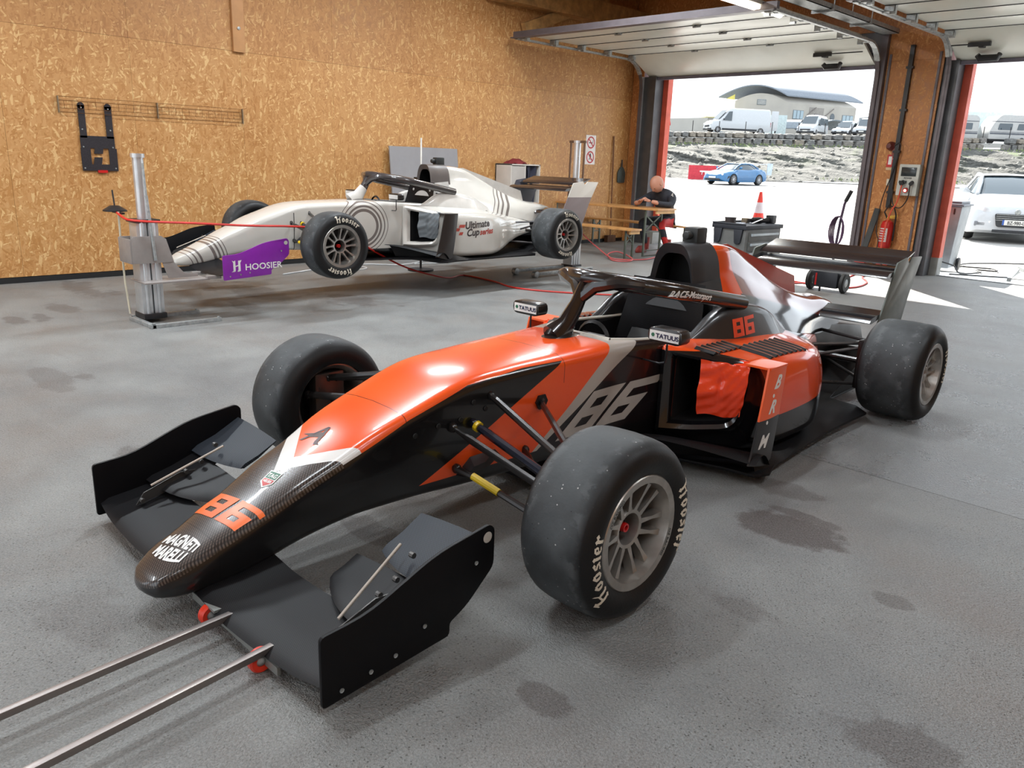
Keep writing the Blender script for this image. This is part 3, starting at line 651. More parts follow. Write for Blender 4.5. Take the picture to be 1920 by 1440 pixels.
    b = MB(); b.grid(fcl, 26, 26); b.mirror(); b.build('intake_cover', cm, root, fix=False, ang=60)
    # louvres on the pod tops
    if orange:
        for (ya, xa, nn, ln, dy) in ((1.24, .40, 6, .085, .045), (1.50, .47, 8, .15, .052)):
            b = MB(); b2 = MB()
            for k in range(nn):
                y = ya + dy * k; xs = [xa + ln * q / 4 for q in range(5)]
                pts = []
                for x in xs:
                    yy = y + (x - xa) * 0.35; h = tree_pod.ray_cast(Vector((x, yy, 1.5)), Vector((0, 0, -1)))
                    pts.append(h[0] if h[0] is not None else Vector((x, yy, .55)))
                up = Vector((0, 0, 1))
                b.loft([[p + up * .012 + Vector((0, -.006, 0)), p + up * .015 + Vector((0, -.004, 0)), p + up * .003 + Vector((0, .024, 0)), p + up * .001 + Vector((0, .018, 0))] for p in pts])
                b2.loft([[p + up * .0010 + Vector((0, -.024, 0)), p + up * .0030 + Vector((0, -.022, 0)), p + up * .012 + Vector((0, -.004, 0)), p + up * .001 + Vector((0, .000, 0))] for p in pts])
            b.mirror(); b.build('louvre', simple('louvre_paint', (168, 112, 92), .25, coat=.6), pod); b2.mirror(); b2.build('louvre_slot', BLKM, pod)
    # ---- engine cover, roll hoop, airbox, fin
    COV = [(1.80, .974, .085, .105, .84, .20, .70, .26, .55), (1.95, .972, .085, .11, .84, .22, .68, .29, .54), (2.10, .952, .07, .105, .82, .22, .66, .30, .52), (2.35, .855, .05, .095, .75, .22, .62, .30, .48), (2.6, .745, .05, .10, .67, .22, .57, .28, .44),
           (2.85, .655, .06, .12, .60, .20, .52, .24, .40), (3.1, .595, .07, .13, .56, .17, .48, .19, .36), (3.35, .565, .07, .12, .53, .14, .46, .15, .35), (3.55, .505, .06, .10, .47, .11, .41, .12, .34), (3.66, .44, .05, .08, .42, .09, .39, .09, .35)]
    cy = [1.80 + 1.86 * k / 44 for k in range(45)]; rr = []
    for y, (zt, w0, w1, z1, w2, z2, w3, z3) in zip(cy, catmull(COV, cy)):
        half = rounded([(0, zt), (w0, zt - .012), (w1, z1), (w2, z2), (w3, z3)], [0, .035, .05, .05, 0], seg=5)
        rr.append([(x, y, z) for x, z in half] + [(-x, y, z) for x, z in reversed(half[1:])])
    b = MB(); b.loft(rr); cover = b.build('engine_cover', pc, root, ang=50)
    b = MB(); b.plate([(2.02, .955), (2.14, .957), (3.04, .712), (3.10, .55), (2.80, .60), (2.4, .75)], .006, lambda a, c, t: (t, a, c)); b.build('shark_fin', simple('fin_' + kind, (186, 60, 38) if orange else (200, 196, 190), .3, coat=.5), root)
    hoop = simple('roll_hoop_' + kind, (46, 47, 50) if orange else (92, 84, 80), .45)
    def hoopring(y, k, zb=.66, dz=0): return [(x * k, y, (z - zb) * (1 if k > .9 else k) + zb + dz) for x, z in ([(q, w) for q, w in rounded([(.185, .60), (.135, .80), (.112, .925), (.06, .985), (-.06, .985), (-.112, .925), (-.135, .80), (-.185, .60)], [0, .05, .06, .03, .03, .06, .05, 0])])]
    b = MB(); b.loft([hoopring(1.62, .80, .66, .015), hoopring(1.60, .93), hoopring(1.62, 1.0), hoopring(1.72, 1.02), hoopring(1.85, 1.05)], closed=False, caps=(False, False)); b.build('roll_hoop', hoop, root, fix=False, ang=60)
    b = MB(); b.loft([hoopring(1.62, .80, .66, .015), hoopring(1.79, .95)], closed=False, caps=(False, True)); b.build('airbox_inlet', BLKM, root, fix=False)
    b = MB(); b.add([(-.19, 1.575, .66), (.19, 1.575, .66), (.150, 1.60, .795), (-.150, 1.60, .795), (.22, 1.80, .66), (.17, 1.80, .815), (-.22, 1.80, .66), (-.17, 1.80, .815)], [(0, 1, 2, 3), (1, 4, 5, 2), (0, 3, 7, 6)])
    for s in (-1, 1):
        for p in ((s * .12, 1.588, .765), (s * .145, 1.582, .72)): b.lathe([(0, -.010), (.012, -.010), (.014, 0)], 10, 'Y', p)
    b.build('hoop_plate', simple('plate_' + kind, (60, 62, 64) if orange else (190, 186, 180), .5), root)
    b = MB(); b.box((0, 1.80, 1.015), (.085, .10, .09)); b.cyl((0, 1.745, 1.02), (0, 1.70, 1.02), .022); b.bb(-.03, .03, 1.76, 1.84, .95, .98); b.build('camera_pod', simple('camera_pod_' + kind, (44, 46, 46), .5), root, bevel=.012)
    # ---- floor, gearbox, diffuser
    fpoly = [(-.2, .45), (.2, .45), (.30, .95), (.40, 1.16), (.60, 1.22), (.75, 1.24), (.785, 1.32), (.745, 1.45), (.725, 1.8), (.71, 2.15), (.72, 2.62), (.62, 2.72), (.46, 2.75), (.45, 3.35)]
    full = fpoly + [(-x, y) for x, y in reversed(fpoly[2:])]
    b = MB(); b.plate(full, .014, lambda a, c, t: (a, c, .048 + t)); fl_ = b.build('floor_pan', CARBF, root, bevel=.003)
    for s in (-1, 1):   # curled front lips, side curbs
        b = MB(); b.grid(lambda u, v: (s * (.30 + .46 * u), .90 + .34 * u**.6 - .02 + .14 * v, .075 + .05 * math.sin(PI * v) + .09 * (1 - v) * (1 - u) + .03 * (1 - v)), 14, 6)
        b.build('floor_lip', CARBF, root, fix=False); b = MB(); b.grid(lambda u, v: (s * (.73 + .035 * math.sin(PI * u) - .03 * v - 0.03 * u), 1.28 + .5 * u, .055 + .10 * v * (1 - u)**1.5 + .0 * u), 12, 5); b.build('floor_curb', CARBF, root, fix=False)
    b = MB()
    b.loft([[(s * x, y, z) for s, x, z in ((1, .14, .44 - q), (1, .17, .2), (-1, .17, .2), (-1, .14, .44 - q))] for y, q in ((2.6, 0), (3.2, .04), (3.7, .1), (3.95, .14))]); b.build('gearbox', simple('gearbox_' + kind, (44, 44, 46), .4, .4), root, bevel=.01)
    b = MB()
    for s in (-1, 1): b.plate([(2.75, .05), (3.42, .05), (3.42, .26), (3.3, .27)], .006, lambda a, c, t: (s * .45 + t, a, c))
    for xx in (-.15, .15): b.plate([(2.85, .05), (3.42, .06), (3.42, .23)], .005, lambda a, c, t: (xx + t, a, c))
    b.grid(lambda u, v: ((2 * u - 1) * .45, 2.75 + .67 * v, .05 + .20 * v * v), 6, 8); b.build('diffuser', CARBF, root, fix=False)
    # ---- vanes
    vm = Mat('vane_paint_' + kind, ORANGE, .3, coat=.4)
    if orange:
        x_, y_, z_ = vm.xyz(); vm.set('Base Color', vm.mix((20, 20, 22), ORANGE, z_ > 0.29))
    else: vm.set('Base Color', vm.mix((36, 32, 32), (42, 38, 37), .5))
    vane_o = []
    def vfn(u, v, s=1, o=0): 
        zz = .10 + .425 * v; y0 = 1.205 + .12 * v**.8; return (s * (.735 - .015 * v + .006 * math.sin(PI * u) + o), y0 + (.20 - .03 * v) * u, zz - .045 * u * (1 - v) - .01 * u * v)
    for s in (-1, 1):
        b = MB(); b.grid(lambda u, v: vfn(u, v, s, 0), 4, 12); b.grid(lambda u, v: vfn(u, v, s, -.009), 4, 12)
        ed = [(0, v / 12) for v in range(13)] + [(u / 4, 1) for u in range(1, 5)] + [(1, 1 - v / 12) for v in range(1, 13)] + [(1 - u / 4, 0) for u in range(1, 5)]
        b.loft([[vfn(u, v, s, 0) for u, v in ed], [vfn(u, v, s, -.009) for u, v in ed]], closed=True, caps=(False, False))
        vane_o.append(b.build('side_vane', vm.m, root, fix=False))
        b = MB(); b.bb(min(s * .60, s * .725), max(s * .60, s * .725), 1.33, 1.49, .512, .522); b.build('vane_bracket', vm.m, vane_o[-1])
    # ---- wheels and suspension
    def sidewall(hw, r): # x offset of tyre outer surface at radius r
        t = (r - .178) / (.28 - .178); return hw - .030 * (1 - min(1, t * 2.5))**2 - .045 * max(0, (t - .55) / .45)**2.6
    def wheel(x, y, hw, s, phase, letters, inner=False):
        """wheel = rim mesh; tyre, nut, disc and lettering under it. Outer face towards s*x"""
        R = Matrix.Rotation(phase, 4, 'X'); S = s
        b = MB(); w = hw
        b.lathe([(.140, w - .070), (.148, w - .040), (.152, w - .020), (.154, w - .012), (.176, w - .010), (.180, w - .014), (.180, w - .026), (.168, w - .036), (.162, -w + .05), (.178, -w + .03), (.170, -w + .03), (.150, -w + .05), (.140, w - .12)], 40, 'X', closed=True)
        spx = w - .072
        for k in range(12):
            a = 2 * PI * k / 12 + (.06 if k % 2 else -.06) ; a0 = 2 * PI * (k // 2 * 2 + .5) / 12
            ai = a0 + (a - a0) * .72; p0 = Vector((spx + .012, .060 * math.cos(ai), .060 * math.sin(ai))); p1 = Vector((spx + .026, .147 * math.cos(a), .147 * math.sin(a)))
            b.loft([[p + Vector((dx, -math.sin(a) * q, math.cos(a) * q)) for dx, q in ((.010, -.5 * ww), (.010, .5 * ww), (-.02, .7 * ww), (-.02, -.7 * ww))] for p, ww in ((p0, .017), (p0.lerp(p1, .5), .010), (p1, .019))])
        b.lathe([(.046, spx - .03), (.062, spx - .03), (.066, spx + .012), (.060, spx + .022), (.050, spx + .020), (.046, spx)], 28, 'X', closed=True)
        b.v = [tuple((R @ Vector(q)) * 1.0) for q in b.v]
        if S < 0: b.v = [(-q[0], q[1], q[2]) for q in b.v]
        rim = b.build('wheel', RIM, root, ang=40); k_ = 1.034 if hw < .14 else 1.001; rim.location = (x, y, .28 * k_); rim.scale = (k_, k_, k_)
        b = MB(); prof = [(.177, hw - .014), (.19, hw - .006), (.205, hw - .001), (.22, hw), (.238, hw - .004), (.254, hw - .014), (.266, hw - .028), (.2735, hw - .045), (.277, hw - .07), (.2795, 0)]
        prof = prof + [(r, -q) for r, q in reversed(prof[:-1])]; b.lathe(prof, 64, 'X'); b.build('tyre', RUB, rim, ang=60)
        b = MB(); b.lathe([(.006, S * (spx - .03)), (.008, S * (spx + .010)), (.0135, S * (spx + .010)), (.015, S * (spx)), (.015, S * (spx - .02))], 16, 'X'); b.build('wheel_nut', REDG, rim)
        b = MB(); b.lathe([(.046, spx - .03), (.142, spx - .024), (.142, spx - .034), (.046, spx - .04)], 28, 'X', closed=True); b.lathe([(.02, -.06), (.075, -.05), (.075, spx - .05), (.03, spx - .03)], 24, 'X');  # brake disc widened into a dark backing: shade behind the spokes put in as colour
        if S < 0: b.v = [(-q[0], q[1], q[2]) for q in b.v]
        b.build('dark_brake_backing', DISC, rim)
        if letters:
            for a0 in (letters):
                V, F, L_ = blackletter('Hoosier', .050); V = [(x * 1.28, y) for x, y in V]
                def fn(u, v):
                    r = .196 + v; a = a0 + u / .22; q = sidewall(hw, r) + .0015; return (S * q, -r * math.sin(a) * S, r * math.cos(a))
                # sits on the tyre profile
                P_ = sorted([(r, q) for r, q in prof[:9]])
                def fn(u, v):
                    r = .201 + v; a = a0 + u / .225; q = float(np.interp(r, [p[0] for p in P_], [p[1] for p in P_])) + .0012; return (S * q, -r * math.sin(-a) * S, r * math.cos(a))
                decal('tyre_lettering', (V, F), fn, LETW, rim, h=.012)
            if letters == LET_F and orange:
                for a0 in (-.9, 2.05):
                    vf = text2d('OZ RACING', .017, .0003, align='CENTER')
                    def fn(u, v): r = .159 + v * .8; a = a0 + u / .17; return (S * (hw - .0092), r * math.sin(a) * S, r * math.cos(a))
                    decal('rim_lettering', vf, fn, BLKM, rim, h=.01)
        return rim
    global LET_F
    LET_F = (1.60, -1.78) if orange else (.25, PI + .15)
    rot = dict(o=.12, w=.5)['o' if orange else 'w']
    wheel(.885, -.03, .133, 1, rot, LET_F); wheel(-.785, .01, .133, -1, .3, None); wheel(.785, 2.885, .172, 1, .4, LET_F if not orange else (1.5,)); wheel(-.765, 2.885, .172, -1, .9, None)
    # front arms (each its own piece)
    def arm(pts, r, mat=ARM, flat=1.0, name='suspension_arm'):
        b = MB(); b.tube(pts, r, 8, flat=flat)
        for p in (pts[0], pts[-1]): b.lathe([(0, -.012), (.016, -.010), (.02, 0), (.016, .010), (0, .012)], 10, 'Y', p)
        return b.build(name, mat, root)
    for s in (-1, 1):
        arm([(s * .215, .105, .515), (s * .26, .10, .505), (s * .70, .0, .405)], [.010, .015, .015], flat=.8)
        arm([(s * .235, .37, .445), (s * .70, .04, .40)], [.013, .016], flat=.8)
        arm([(s * .215, -.08, .43), (s * .27, -.085, .42), (s * .32, -.09, .415), (s * .70, -.10, .345)], [.008, .009, .016, .016], flat=.7)
        pr_ = arm([(s * .215, .02, .425), (s * .3, .02, .405), (s * .70, .02, .30)], [.012, .017, .017], simple('blue_black_arm', (36, 38, 52), .25, .3, coat=.4), name='push_rod')
        b = MB(); b.cyl((s * .235, .02, .421), (s * .25, .02, .417), .021, 10); b.build('tape_band', YEL, pr_)
        arm([(s * .22, -.06, .268), (s * .30, -.055, .26), (s * .70, .0, .16)], [.014, .010, .013], flat=1.2)
        arm([(s * .225, .30, .255), (s * .70, .03, .16)], [.012, .014], flat=.9)
        b = MB(); b.loft([[(s * .225, y, z) for y, z in ((-.07, .245), (.16, .27), (.13, .30), (0, .30))], [(s * .27, y, z) for y, z in ((-.06, .25), (.06, .265), (.04, .285), (-.02, .28))]]); b.build('arm_bracket', BLK, root)
        b = MB(); b.cyl((s * .30, -.055, .262), (s * .42, -.04, .232), .014, 10); b.build('cable_sleeve', YEL, root)
        b = MB(); b.lathe([(0, .0), (.03, 0), (.034, .012), (0, .014)], 6, 'X', (s * .232, .37, .445)); b.build('mount_boss', BLKM, root)
        b = MB(); b.bb(min(s * .69, s * .75), max(s * .69, s * .75), -.07, .08, .13, .43); b.cyl((s * .70, .02, .28), (s * .80, .02, .28), .06, 16); b.build('upright', simple('upright', (96, 90, 86), .3, .8), root, bevel=.01)
        for p0, p1 in (((.15, 2.50, .36), (.58, 2.86, .40)), ((.14, 3.20, .37), (.58, 2.92, .40)), ((.16, 2.40, .18), (.58, 2.85, .15)), ((.14, 3.25, .20), (.58, 2.92, .15)), ((.15, 2.70, .24), (.58, 2.82, .38))):
            arm([(s * p0[0], p0[1], p0[2]), (s * p1[0], p1[1], p1[2])], .0105, simple('rear_arm', (86, 84, 84), .3, .6), flat=.8)
        b = MB(); b.cyl((s * .10, 2.885, .28), (s * .60, 2.885, .28), .018, 10); b.build('drive_shaft', ARM, root)
        b = MB(); b.bb(min(s * .55, s * .607), max(s * .55, s * .607), 2.80, 2.97, .13, .42); b.build('upright', ARM, root, bevel=.01)
    # ---- front wing
    epm = SATB if orange else simple('purple_paint', (132, 36, 160), .35, coat=.2)
    epoly = rounded([(-.985, .232), (-.845, .240), (-.62, .325), (-.415, .352), (-.395, .335), (-.395, .215), (-.50, .125), (-.565, .095), (-.565, .055), (-.985, .030)], [.015, .06, .06, .012, .012, .02, .03, .01, .015, .012], closed=True, seg=3)
    for s in (-1, 1):
        b = MB(); b.plate(epoly, .011, lambda a, c, t: (s * .748 + t, a, c)); ep = b.build('wing_endplate', epm if (orange or s > 0) else SATB, root, bevel=.0025)
        bl = MB()
        for (yy, zz) in ((-.93, .062), (-.84, .072), (-.76, .083), (-.66, .128), (-.47, .25)): bl.lathe([(0, .0), (.006, 0), (.007, .003)], 8, 'X', (s * .7555, yy, zz))
        bl.build('endplate_bolts', GALV, ep)
        b = MB(); b.lathe([(0, 0), (.014, 0), (.017, .001), (0, .0015)], 20, 'X', (s * .754, -.425, .315)); b.build('round_port', simple('pale_plug', (190, 186, 178), .5), ep)
    AF = lambda y0, y1, z0, z1, th: [(y0, z0), (y0 + (y1 - y0) * .12, z0 + (z1 - z0) * .12 + th), (y0 + (y1 - y0) * .5, z0 + (z1 - z0) * .42 + th * .8), (y1, z1 + .002), (y1, z1 - .002), (y0 + (y1 - y0) * .5, z0 + (z1 - z0) * .5 - th * .6 - .01), (y0 + (y1 - y0) * .1, z0 - th * .5)]
    b = MB(); rg = []
    for k in range(33):
        x = -.742 + 1.484 * k / 32; a = abs(x) / .742; lift = .035 * max(0, 1 - abs(a - .0) * 3) ; te = -.755 + (.02 * a); le = -1.0 + .03 * a**3; dip = .012 * math.sin(min(1, a) * PI)
        rg.append([(x, y, z) for y, z in AF(le, te, .062 + lift - dip + .012 * max(0, a - .85) * 8, .115 + lift - dip * .5, .010)])
    b.loft(rg); b.build('front_wing', CARBF, root, ang=60)
    for s in (-1, 1):
        for i, (x0, x1, f) in enumerate(((.36, .742, ((-.80, -.60, .125, .19))), (.44, .742, (-.615, -.41, .20, .295)))):
            rg = []
            for k in range(9):
                u = k / 8; x = x0 + (x1 - x0) * u; y0, y1, z0, z1 = f; sw = (1 - u)**3 * (.10 if i == 0 else .05)
                rg.append([(s * x, y, z) for y, z in AF(y0 + sw, y1, z0, z1 - (1 - u)**2 * .02, .006)])
            b = MB(); b.loft(rg); b.build('wing_flap', FLAPC if i else CARBF, root, ang=60)
        b = MB(); b.tube([(s * .605, -.835, .155), (s * .545, -.575, .265)], .0048, 8); b.build('flap_stay', simple('pale_rod', (190, 180, 168), .4, .3), root)
        b = MB(); b.plate([(-.89, .09), (-.86, .13), (-.72, .175), (-.66, .17), (-.78, .11)], .004, lambda a, c, t: (s * .615 + t, a, c))
        for yy, zz in ((-.87, .105), (-.70, .175), (-.58, .255), (-.64, .2)): b.lathe([(0, -.008), (.009, -.008), (.009, .008), (0, .008)], 8, 'X', (s * .605, yy, zz))
        b.build('flap_bracket', simple('bracket_grey', (96, 94, 92), .4, .6), root)
        b = MB(); b.plate([(-.93, .10), (-.80, .10), (-.80, .13), (-.90, .13)] if False else [(-.95, .09), (-.78, .10), (-.74, .16), (-.92, .13)], .007, lambda a, c, t: (s * .062 + t, a, c)); b.build('nose_pylon', SATB, root)
    # ---- rear wing
    rwp = rounded([(3.43, .822), (3.60, .846), (3.635, .80), (3.68, .842), (3.875, .838), (3.73, .60), (3.62, .33), (3.18, .35), (3.28, .52)], [.01, .01, .02, .01, .01, .1, .02, .02, .1], closed=True, seg=3)
    for s in (-1, 1):
        m_ = simple('rear_endplate_' + kind + str(s), (92, 98, 92) if orange else ((198, 194, 188) if s > 0 else (60, 60, 70)), .4)
        if not orange and s > 0:
            q = Mat('rear_endplate_two_tone', (198, 194, 188), .4); z_ = q.xyz()[2]; q.set('Base Color', q.mix((128, 116, 116), (204, 200, 192), z_ > .66)); m_ = q.m
        b = MB(); b.plate(rwp, .010, lambda a, c, t: (s * .49 + t, a, c)); b.build('rear_endplate', m_, root, bevel=.002)
    for nm, f in (('rear_flap', (3.50, 3.74, .80, .875, .012)), ('rear_wing', (3.30, 3.55, .735, .785, .018)), ('beam_wing', (3.12, 3.36, .47, .52, .02))):
        b = MB(); b.loft([[(x, y, z) for y, z in AF(*f)] for x in (-.485, -.24, 0, .24, .485)]); b.build(nm, simple(nm + kind, (30, 30, 34), .2, coat=.7), root, ang=60)
    # ---- mirrors
    for s in (-1, 1):
        q_ = .352 if s > 0 else .275; b = MB()
        b.loft([[(s * x, y, z) for x, z in rounded([(q_, .640), (q_, .705), (q_ + .17, .705), (q_ + .17, .640)], [.03] * 4, closed=True, seg=3)] for y in (.905, .94, .975)]); mr = b.build('mirror', simple('mirror_shell', (30, 27, 26), .3, coat=.4), root, bevel=.006)
        b = MB(); b.tube([(s * (q_ + .08), .94, .645), (s * (q_ + .08), .94, .575), (s * (q_ + .07), .95, .55), (s * (q_ + .03), .97, .535), (s * .255, 1.0, .53)], .0045, 6); b.build('mirror_stem', BLK, mr)
        b = MB(); b.bb(min(s * (q_ + .013), s * (q_ + .157)), max(s * (q_ + .013), s * (q_ + .157)), .902, .9045, .652, .692); lp = b.build('sticker', LETG, mr)
        vf = text2d('TATUUS', .026, .0009, align='CENTER', sx=1.15)
        if orange: flat_decal('sticker_lettering', vf, (s * (q_ + .085) + .016, .9005, .663), (1, 0, 0), (0, 0, 1), NAVY, mr); b = MB(); b.lathe([(0, .9004), (.008, .9004), (.0085, .9018)], 14, 'Y', (s * (q_ + .085) - .055, 0, .673)); b.build('sticker_mark', GRN, mr)
    # ---- printed marks
    if orange:
        fn = caster(tree_tub, (.6, .52, .262), (0, 1, .10), (0, 0, 1), .0015); fn = caster(tree_tub, (.3, .475, .250), (0, 1, .03), (0, 0, 1), .002, 1.0)
        V, F = number86(.175, .64); decal('race_number', ([(x * 1.9, y) for x, y in V], F), fn, SILV, root, h=.03)
        fn = caster(tree_tub, (.122, -.885, .30), (-.92, .35, 0.0), (0, .82, .52), .0015, .6)
        V, F = number86(.092, 0.12); nose_dir = Vector((0, -.42, .9)).normalized()
        def top_fn(o, ux, uy):
            o, ux, uy = Vector(o), Vector(ux), Vector(uy)
            def fn(x, y):
                p = o + ux * x + uy * y; h = tree_tub.ray_cast(Vector((p.x, p.y, 1.2)), Vector((0, 0, -1))); q = h[0] if h[0] is not None else p; return q + (h[1] if h[1] is not None else Vector((0, 0, 1))) * .0016
            return fn
        # read from the front: +u runs to the car's left side
        ux, uy = Vector((.98, .10, 0)), Vector((-.10, .98, 0))
        decal('nose_number', ([(x * 1.9, y) for x, y in V], F), top_fn((-.115, -.895, 0), ux, uy), simple('orange_vinyl', (240, 110, 44), .35), root, h=.015)
        A_ = polys([(0, .30), (.75, .55), (.75, .42), (.30, .28)], [(.10, .02), (.22, .02), (.78, .80), (.66, .80)], [(.66, .80), (.78, .80), (.90, .10), (.74, .10)], [(.25, .20), (.86, .34), (.86, .46), (.32, .30)], [(.74, .10), (.90, .10), (1.02, .02), (.8, -.04)])
        decal('nose_logo', ([(x * .115, y * .10) for x, y in A_[0]], A_[1]), top_fn((-.085, -.53, 0), ux, uy), simple('logo_brown', (70, 34, 20), .4), root, h=.012)
        sh = rounded([(0, 0.35), (0.5, 0), (1, .35), (1, 1.15), (0, 1.15)], [.03] * 5, closed=True, seg=2)
        sc = lambda vf, k, dx=0, dy=0: ([((x + dx) * k, (y + dy) * k) for x, y in vf[0]], vf[1])
        o_, ux2, uy2 = (-.002, -.735, 0), Vector((.98, .15, 0)), Vector((-.15, .98, 0))
        decal('shield_sticker', sc(polys(sh), .058), top_fn(o_, ux2, uy2), LETG, root, h=.012)
        def up(fn, e=.0006): return lambda x, y: fn(x, y) + Vector((0, -.3, 1)).normalized() * e
        decal('shield_sticker', sc(polys([(.08, .62), (.92, .62), (.92, 1.07), (.08, 1.07)]), .058), up(top_fn(o_, ux2, uy2)), GRN, root, h=.012)
        decal('shield_sticker', sc(polys([(.08, .39), (.5, .1), (.92, .39), (.92, .58), (.08, .58)]), .058), up(top_fn(o_, ux2, uy2)), REDV, root, h=.012)
        t1 = text2d('TAG', .36, .012, align='CENTER'); decal('shield_lettering', sc(t1, .058, .5, .70), up(top_fn(o_, ux2, uy2), .0012), LETG, root, h=.012)
        t1 = text2d('HEUER', .22, .008, align='CENTER'); decal('shield_lettering', sc(t1, .058, .5, .36), up(top_fn(o_, ux2, uy2), .0012), LETG, root, h=.012)
        circ = [(.5 + .5 * math.cos(a), .5 + .36 * math.sin(a)) for a in [2 * PI * k / 32 for k in range(32)]]
        t1 = text2d('MAGNETI', .30, .012, align='CENTER', sx=.80); t2 = text2d('MARELLI', .30, .012, align='CENTER', sx=.80)
        def bulge(vf, dy, sgn):   # squeeze the words into an oval
            out = []
            for x, y in vf[0]:
                X = x; e = math.sqrt(max(.02, 1 - (X / .66)**2)); out.append((X + .5, .5 + sgn * (.03 + (y if sgn > 0 else (.22 - y)) * e * 1.5)))
            return out, vf[1]
        mm = joinvf(bulge(t1, 0, 1), bulge(t2, 0, -1)); decal('oval_lettering', ([((x - .5) * .150, (y - .5) * .135) for x, y in mm[0]], mm[1]), top_fn((.0, -1.005, 0), Vector((.96, .2, 0)), Vector((-.2, .96, 0))), LETG, root, h=.01)
        # headrest number, halo words, vane letters
        V, F = number86(.085, .1); fn = caster(tree_head, (.45, 1.60, .565), (0, 1, .02), (0, 0, 1), .0015, .4); decal('side_number', ([(x * 1.75, y) for x, y in V], F), fn, simple('orange_vinyl_2', (232, 76, 34), .4), root, h=.02)
        tree_h = bvh([halo]); vf = text2d('RACE-Motorsport', .036, .0013, .25, sx=1.05); fn = caster(tree_h, (.345, 1.10, .812), (0, 1, -.18), (-.35, .17, .93), .0022, .15)
        decal('halo_lettering', vf, fn, LETG, root, h=.012)
        tv = bvh([vane_o[1]])
        for ch, yy, zz in (('B', 1.372, .425), ('R', 1.338, .315), ('M', 1.270, .165)):
            vf = text2d(ch, .085, .003, .3, sx=1.1); fn = caster(tv, (.9, yy, zz), (0, 1, -.05), (0, .2, 1), .001, .3); decal('vane_letter', vf, fn, LETG, root, h=.02)
        for yy, zz in ((1.375, .392), (1.335, .275)):
            dot = polys([(.009 * math.cos(a), .009 * math.sin(a)) for a in [2 * PI * k / 10 for k in range(10)]]); fn = caster(tv, (.9, yy, zz), (0, 1, 0), (0, 0, 1), .001, .3); decal('vane_dot', dot, fn, LETG, root)
        fn = caster(tree_tub, (.3, -.2, .40), (0, 1, 0), (0, 0, 1), .0018)   # bolted panel on the flank
        for yy, zz in ((-.24, .43), (-.14, .445), (-.04, .45), (.08, .47), (.02, .505)): b = MB(); p = fn(yy + .2, zz - .40); b.lathe([(0, .003), (.009, .003), (.011, 0)], 10, 'X', p); b.build('panel_bolt', BLKM, root)
    else:
        V, F = text2d('HOOSIER', .072, .001, sx=1.1); ep = [c for c in kids(root) if c.name.startswith('wing_endplate')][1]
        flat_decal('endplate_lettering', (V, F), (.7552, -.80, .105), (0, 1, .02), (0, 0, 1), LETG, ep)
        hm_ = polys([(.12, .0), (.34, .06), (.34, 1.0), (.16, .92), (.0, 1.0), (.12, .8)], [(.62, .0), (.84, .08), (.84, .78), (.98, 1.0), (.62, .96)], [(.30, .42), (.66, .52), (.66, .62), (.30, .52)], [(-.08, .0), (.34, .06), (.20, .16)], [(.5, .02), (.84, .08), (.62, .2)]); flat_decal('endplate_mark', ([(x * .085, y * .095) for x, y in hm_[0]], hm_[1]), (.7552, -.91, .095), (0, 1, 0), (0, 0, 1), LETG, ep)
        fn = caster(tree_pod, (1.0, 1.62, .36), (0, 1, .06), (0, 0, 1), .002, .3)
        decal('series_lettering', text2d('Ultimate', .10, .003, .2), fn, simple('vinyl_charcoal', (64, 54, 52), .4), root, h=.03)
        fn = caster(tree_pod, (1.0, 1.64, .285), (0, 1, .06), (0, 0, 1), .002, .3); decal('series_lettering', text2d('Cup', .10, .003, .2), fn, simple('vinyl_charcoal_2', (64, 54, 52), .4), root, h=.03)
        fn = caster(tree_pod, (1.0, 1.82, .295), (0, 1, .06), (0, 0, 1), .002, .3); decal('series_lettering', text2d('series', .085, .003, .2), fn, simple('vinyl_brick', (186, 78, 66), .4), root, h=.03)
        sq = joinvf(*[polys([(a, c), (a + .045, c), (a + .06, c + .03), (a + .015, c + .03)]) for a, c in ((0, 0), (.06, .04), (.10, .0), (.13, .075), (.10, .075))]); fn = caster(tree_pod, (1.0, 1.44, .30), (0, 1, 0), (0, 0, 1), .002, .3); decal('checker_mark', sq, fn, simple('vinyl_brick_2', (186, 78, 66), .4), root, h=.03)
    return root
car1 = build_car('orange'); car2 = build_car('white')
# ------------------------------------------------------------------ people (one skinned body each)
SKIN = simple('skin', (196, 140, 116), 0.5, vary=0.08); HAIR = simple('short_grey_hair', (150, 118, 104), .7)
def skin_body(name, chains, mats, pick, parent=None, sub=2):
    """chains: lists of (x, y, z, radius) joined where points coincide; pick(co) -> material index"""
    bm = bmesh.new(); lay = bm.verts.layers.skin.verify(); pts = {}
    def V(p):
        k = tuple(round(q, 3) for q in p[:3])
        if k not in pts:
            v = bm.verts.new(p[:3]); v[lay].radius = (p[3], p[4] if len(p) > 4 else p[3]); v[lay].use_root = not pts; pts[k] = v
        return pts[k]
    for ch in chains:
        for a, c in zip(ch[:-1], ch[1:]):
            va, vc = V(a), V(c)
            if bm.edges.get((va, vc)) is None: bm.edges.new((va, vc))
    me = bpy.data.meshes.new(name); bm.to_mesh(me); bm.free(); o = bpy.data.objects.new(name, me); COL.objects.link(o)
    o.modifiers.new('skin', 'SKIN').use_smooth_shade = True; s = o.modifiers.new('sub', 'SUBSURF'); s.levels = sub; s.render_levels = sub
    dg = bpy.context.evaluated_depsgraph_get(); m2 = bpy.data.meshes.new_from_object(o.evaluated_get(dg)); bpy.data.objects.remove(o)
    m2.materials.clear()
    for m in mats: m2.materials.append(m)
    for p in m2.polygons: p.material_index = pick(p.center); p.use_smooth = True
    return put(name, m2, parent)
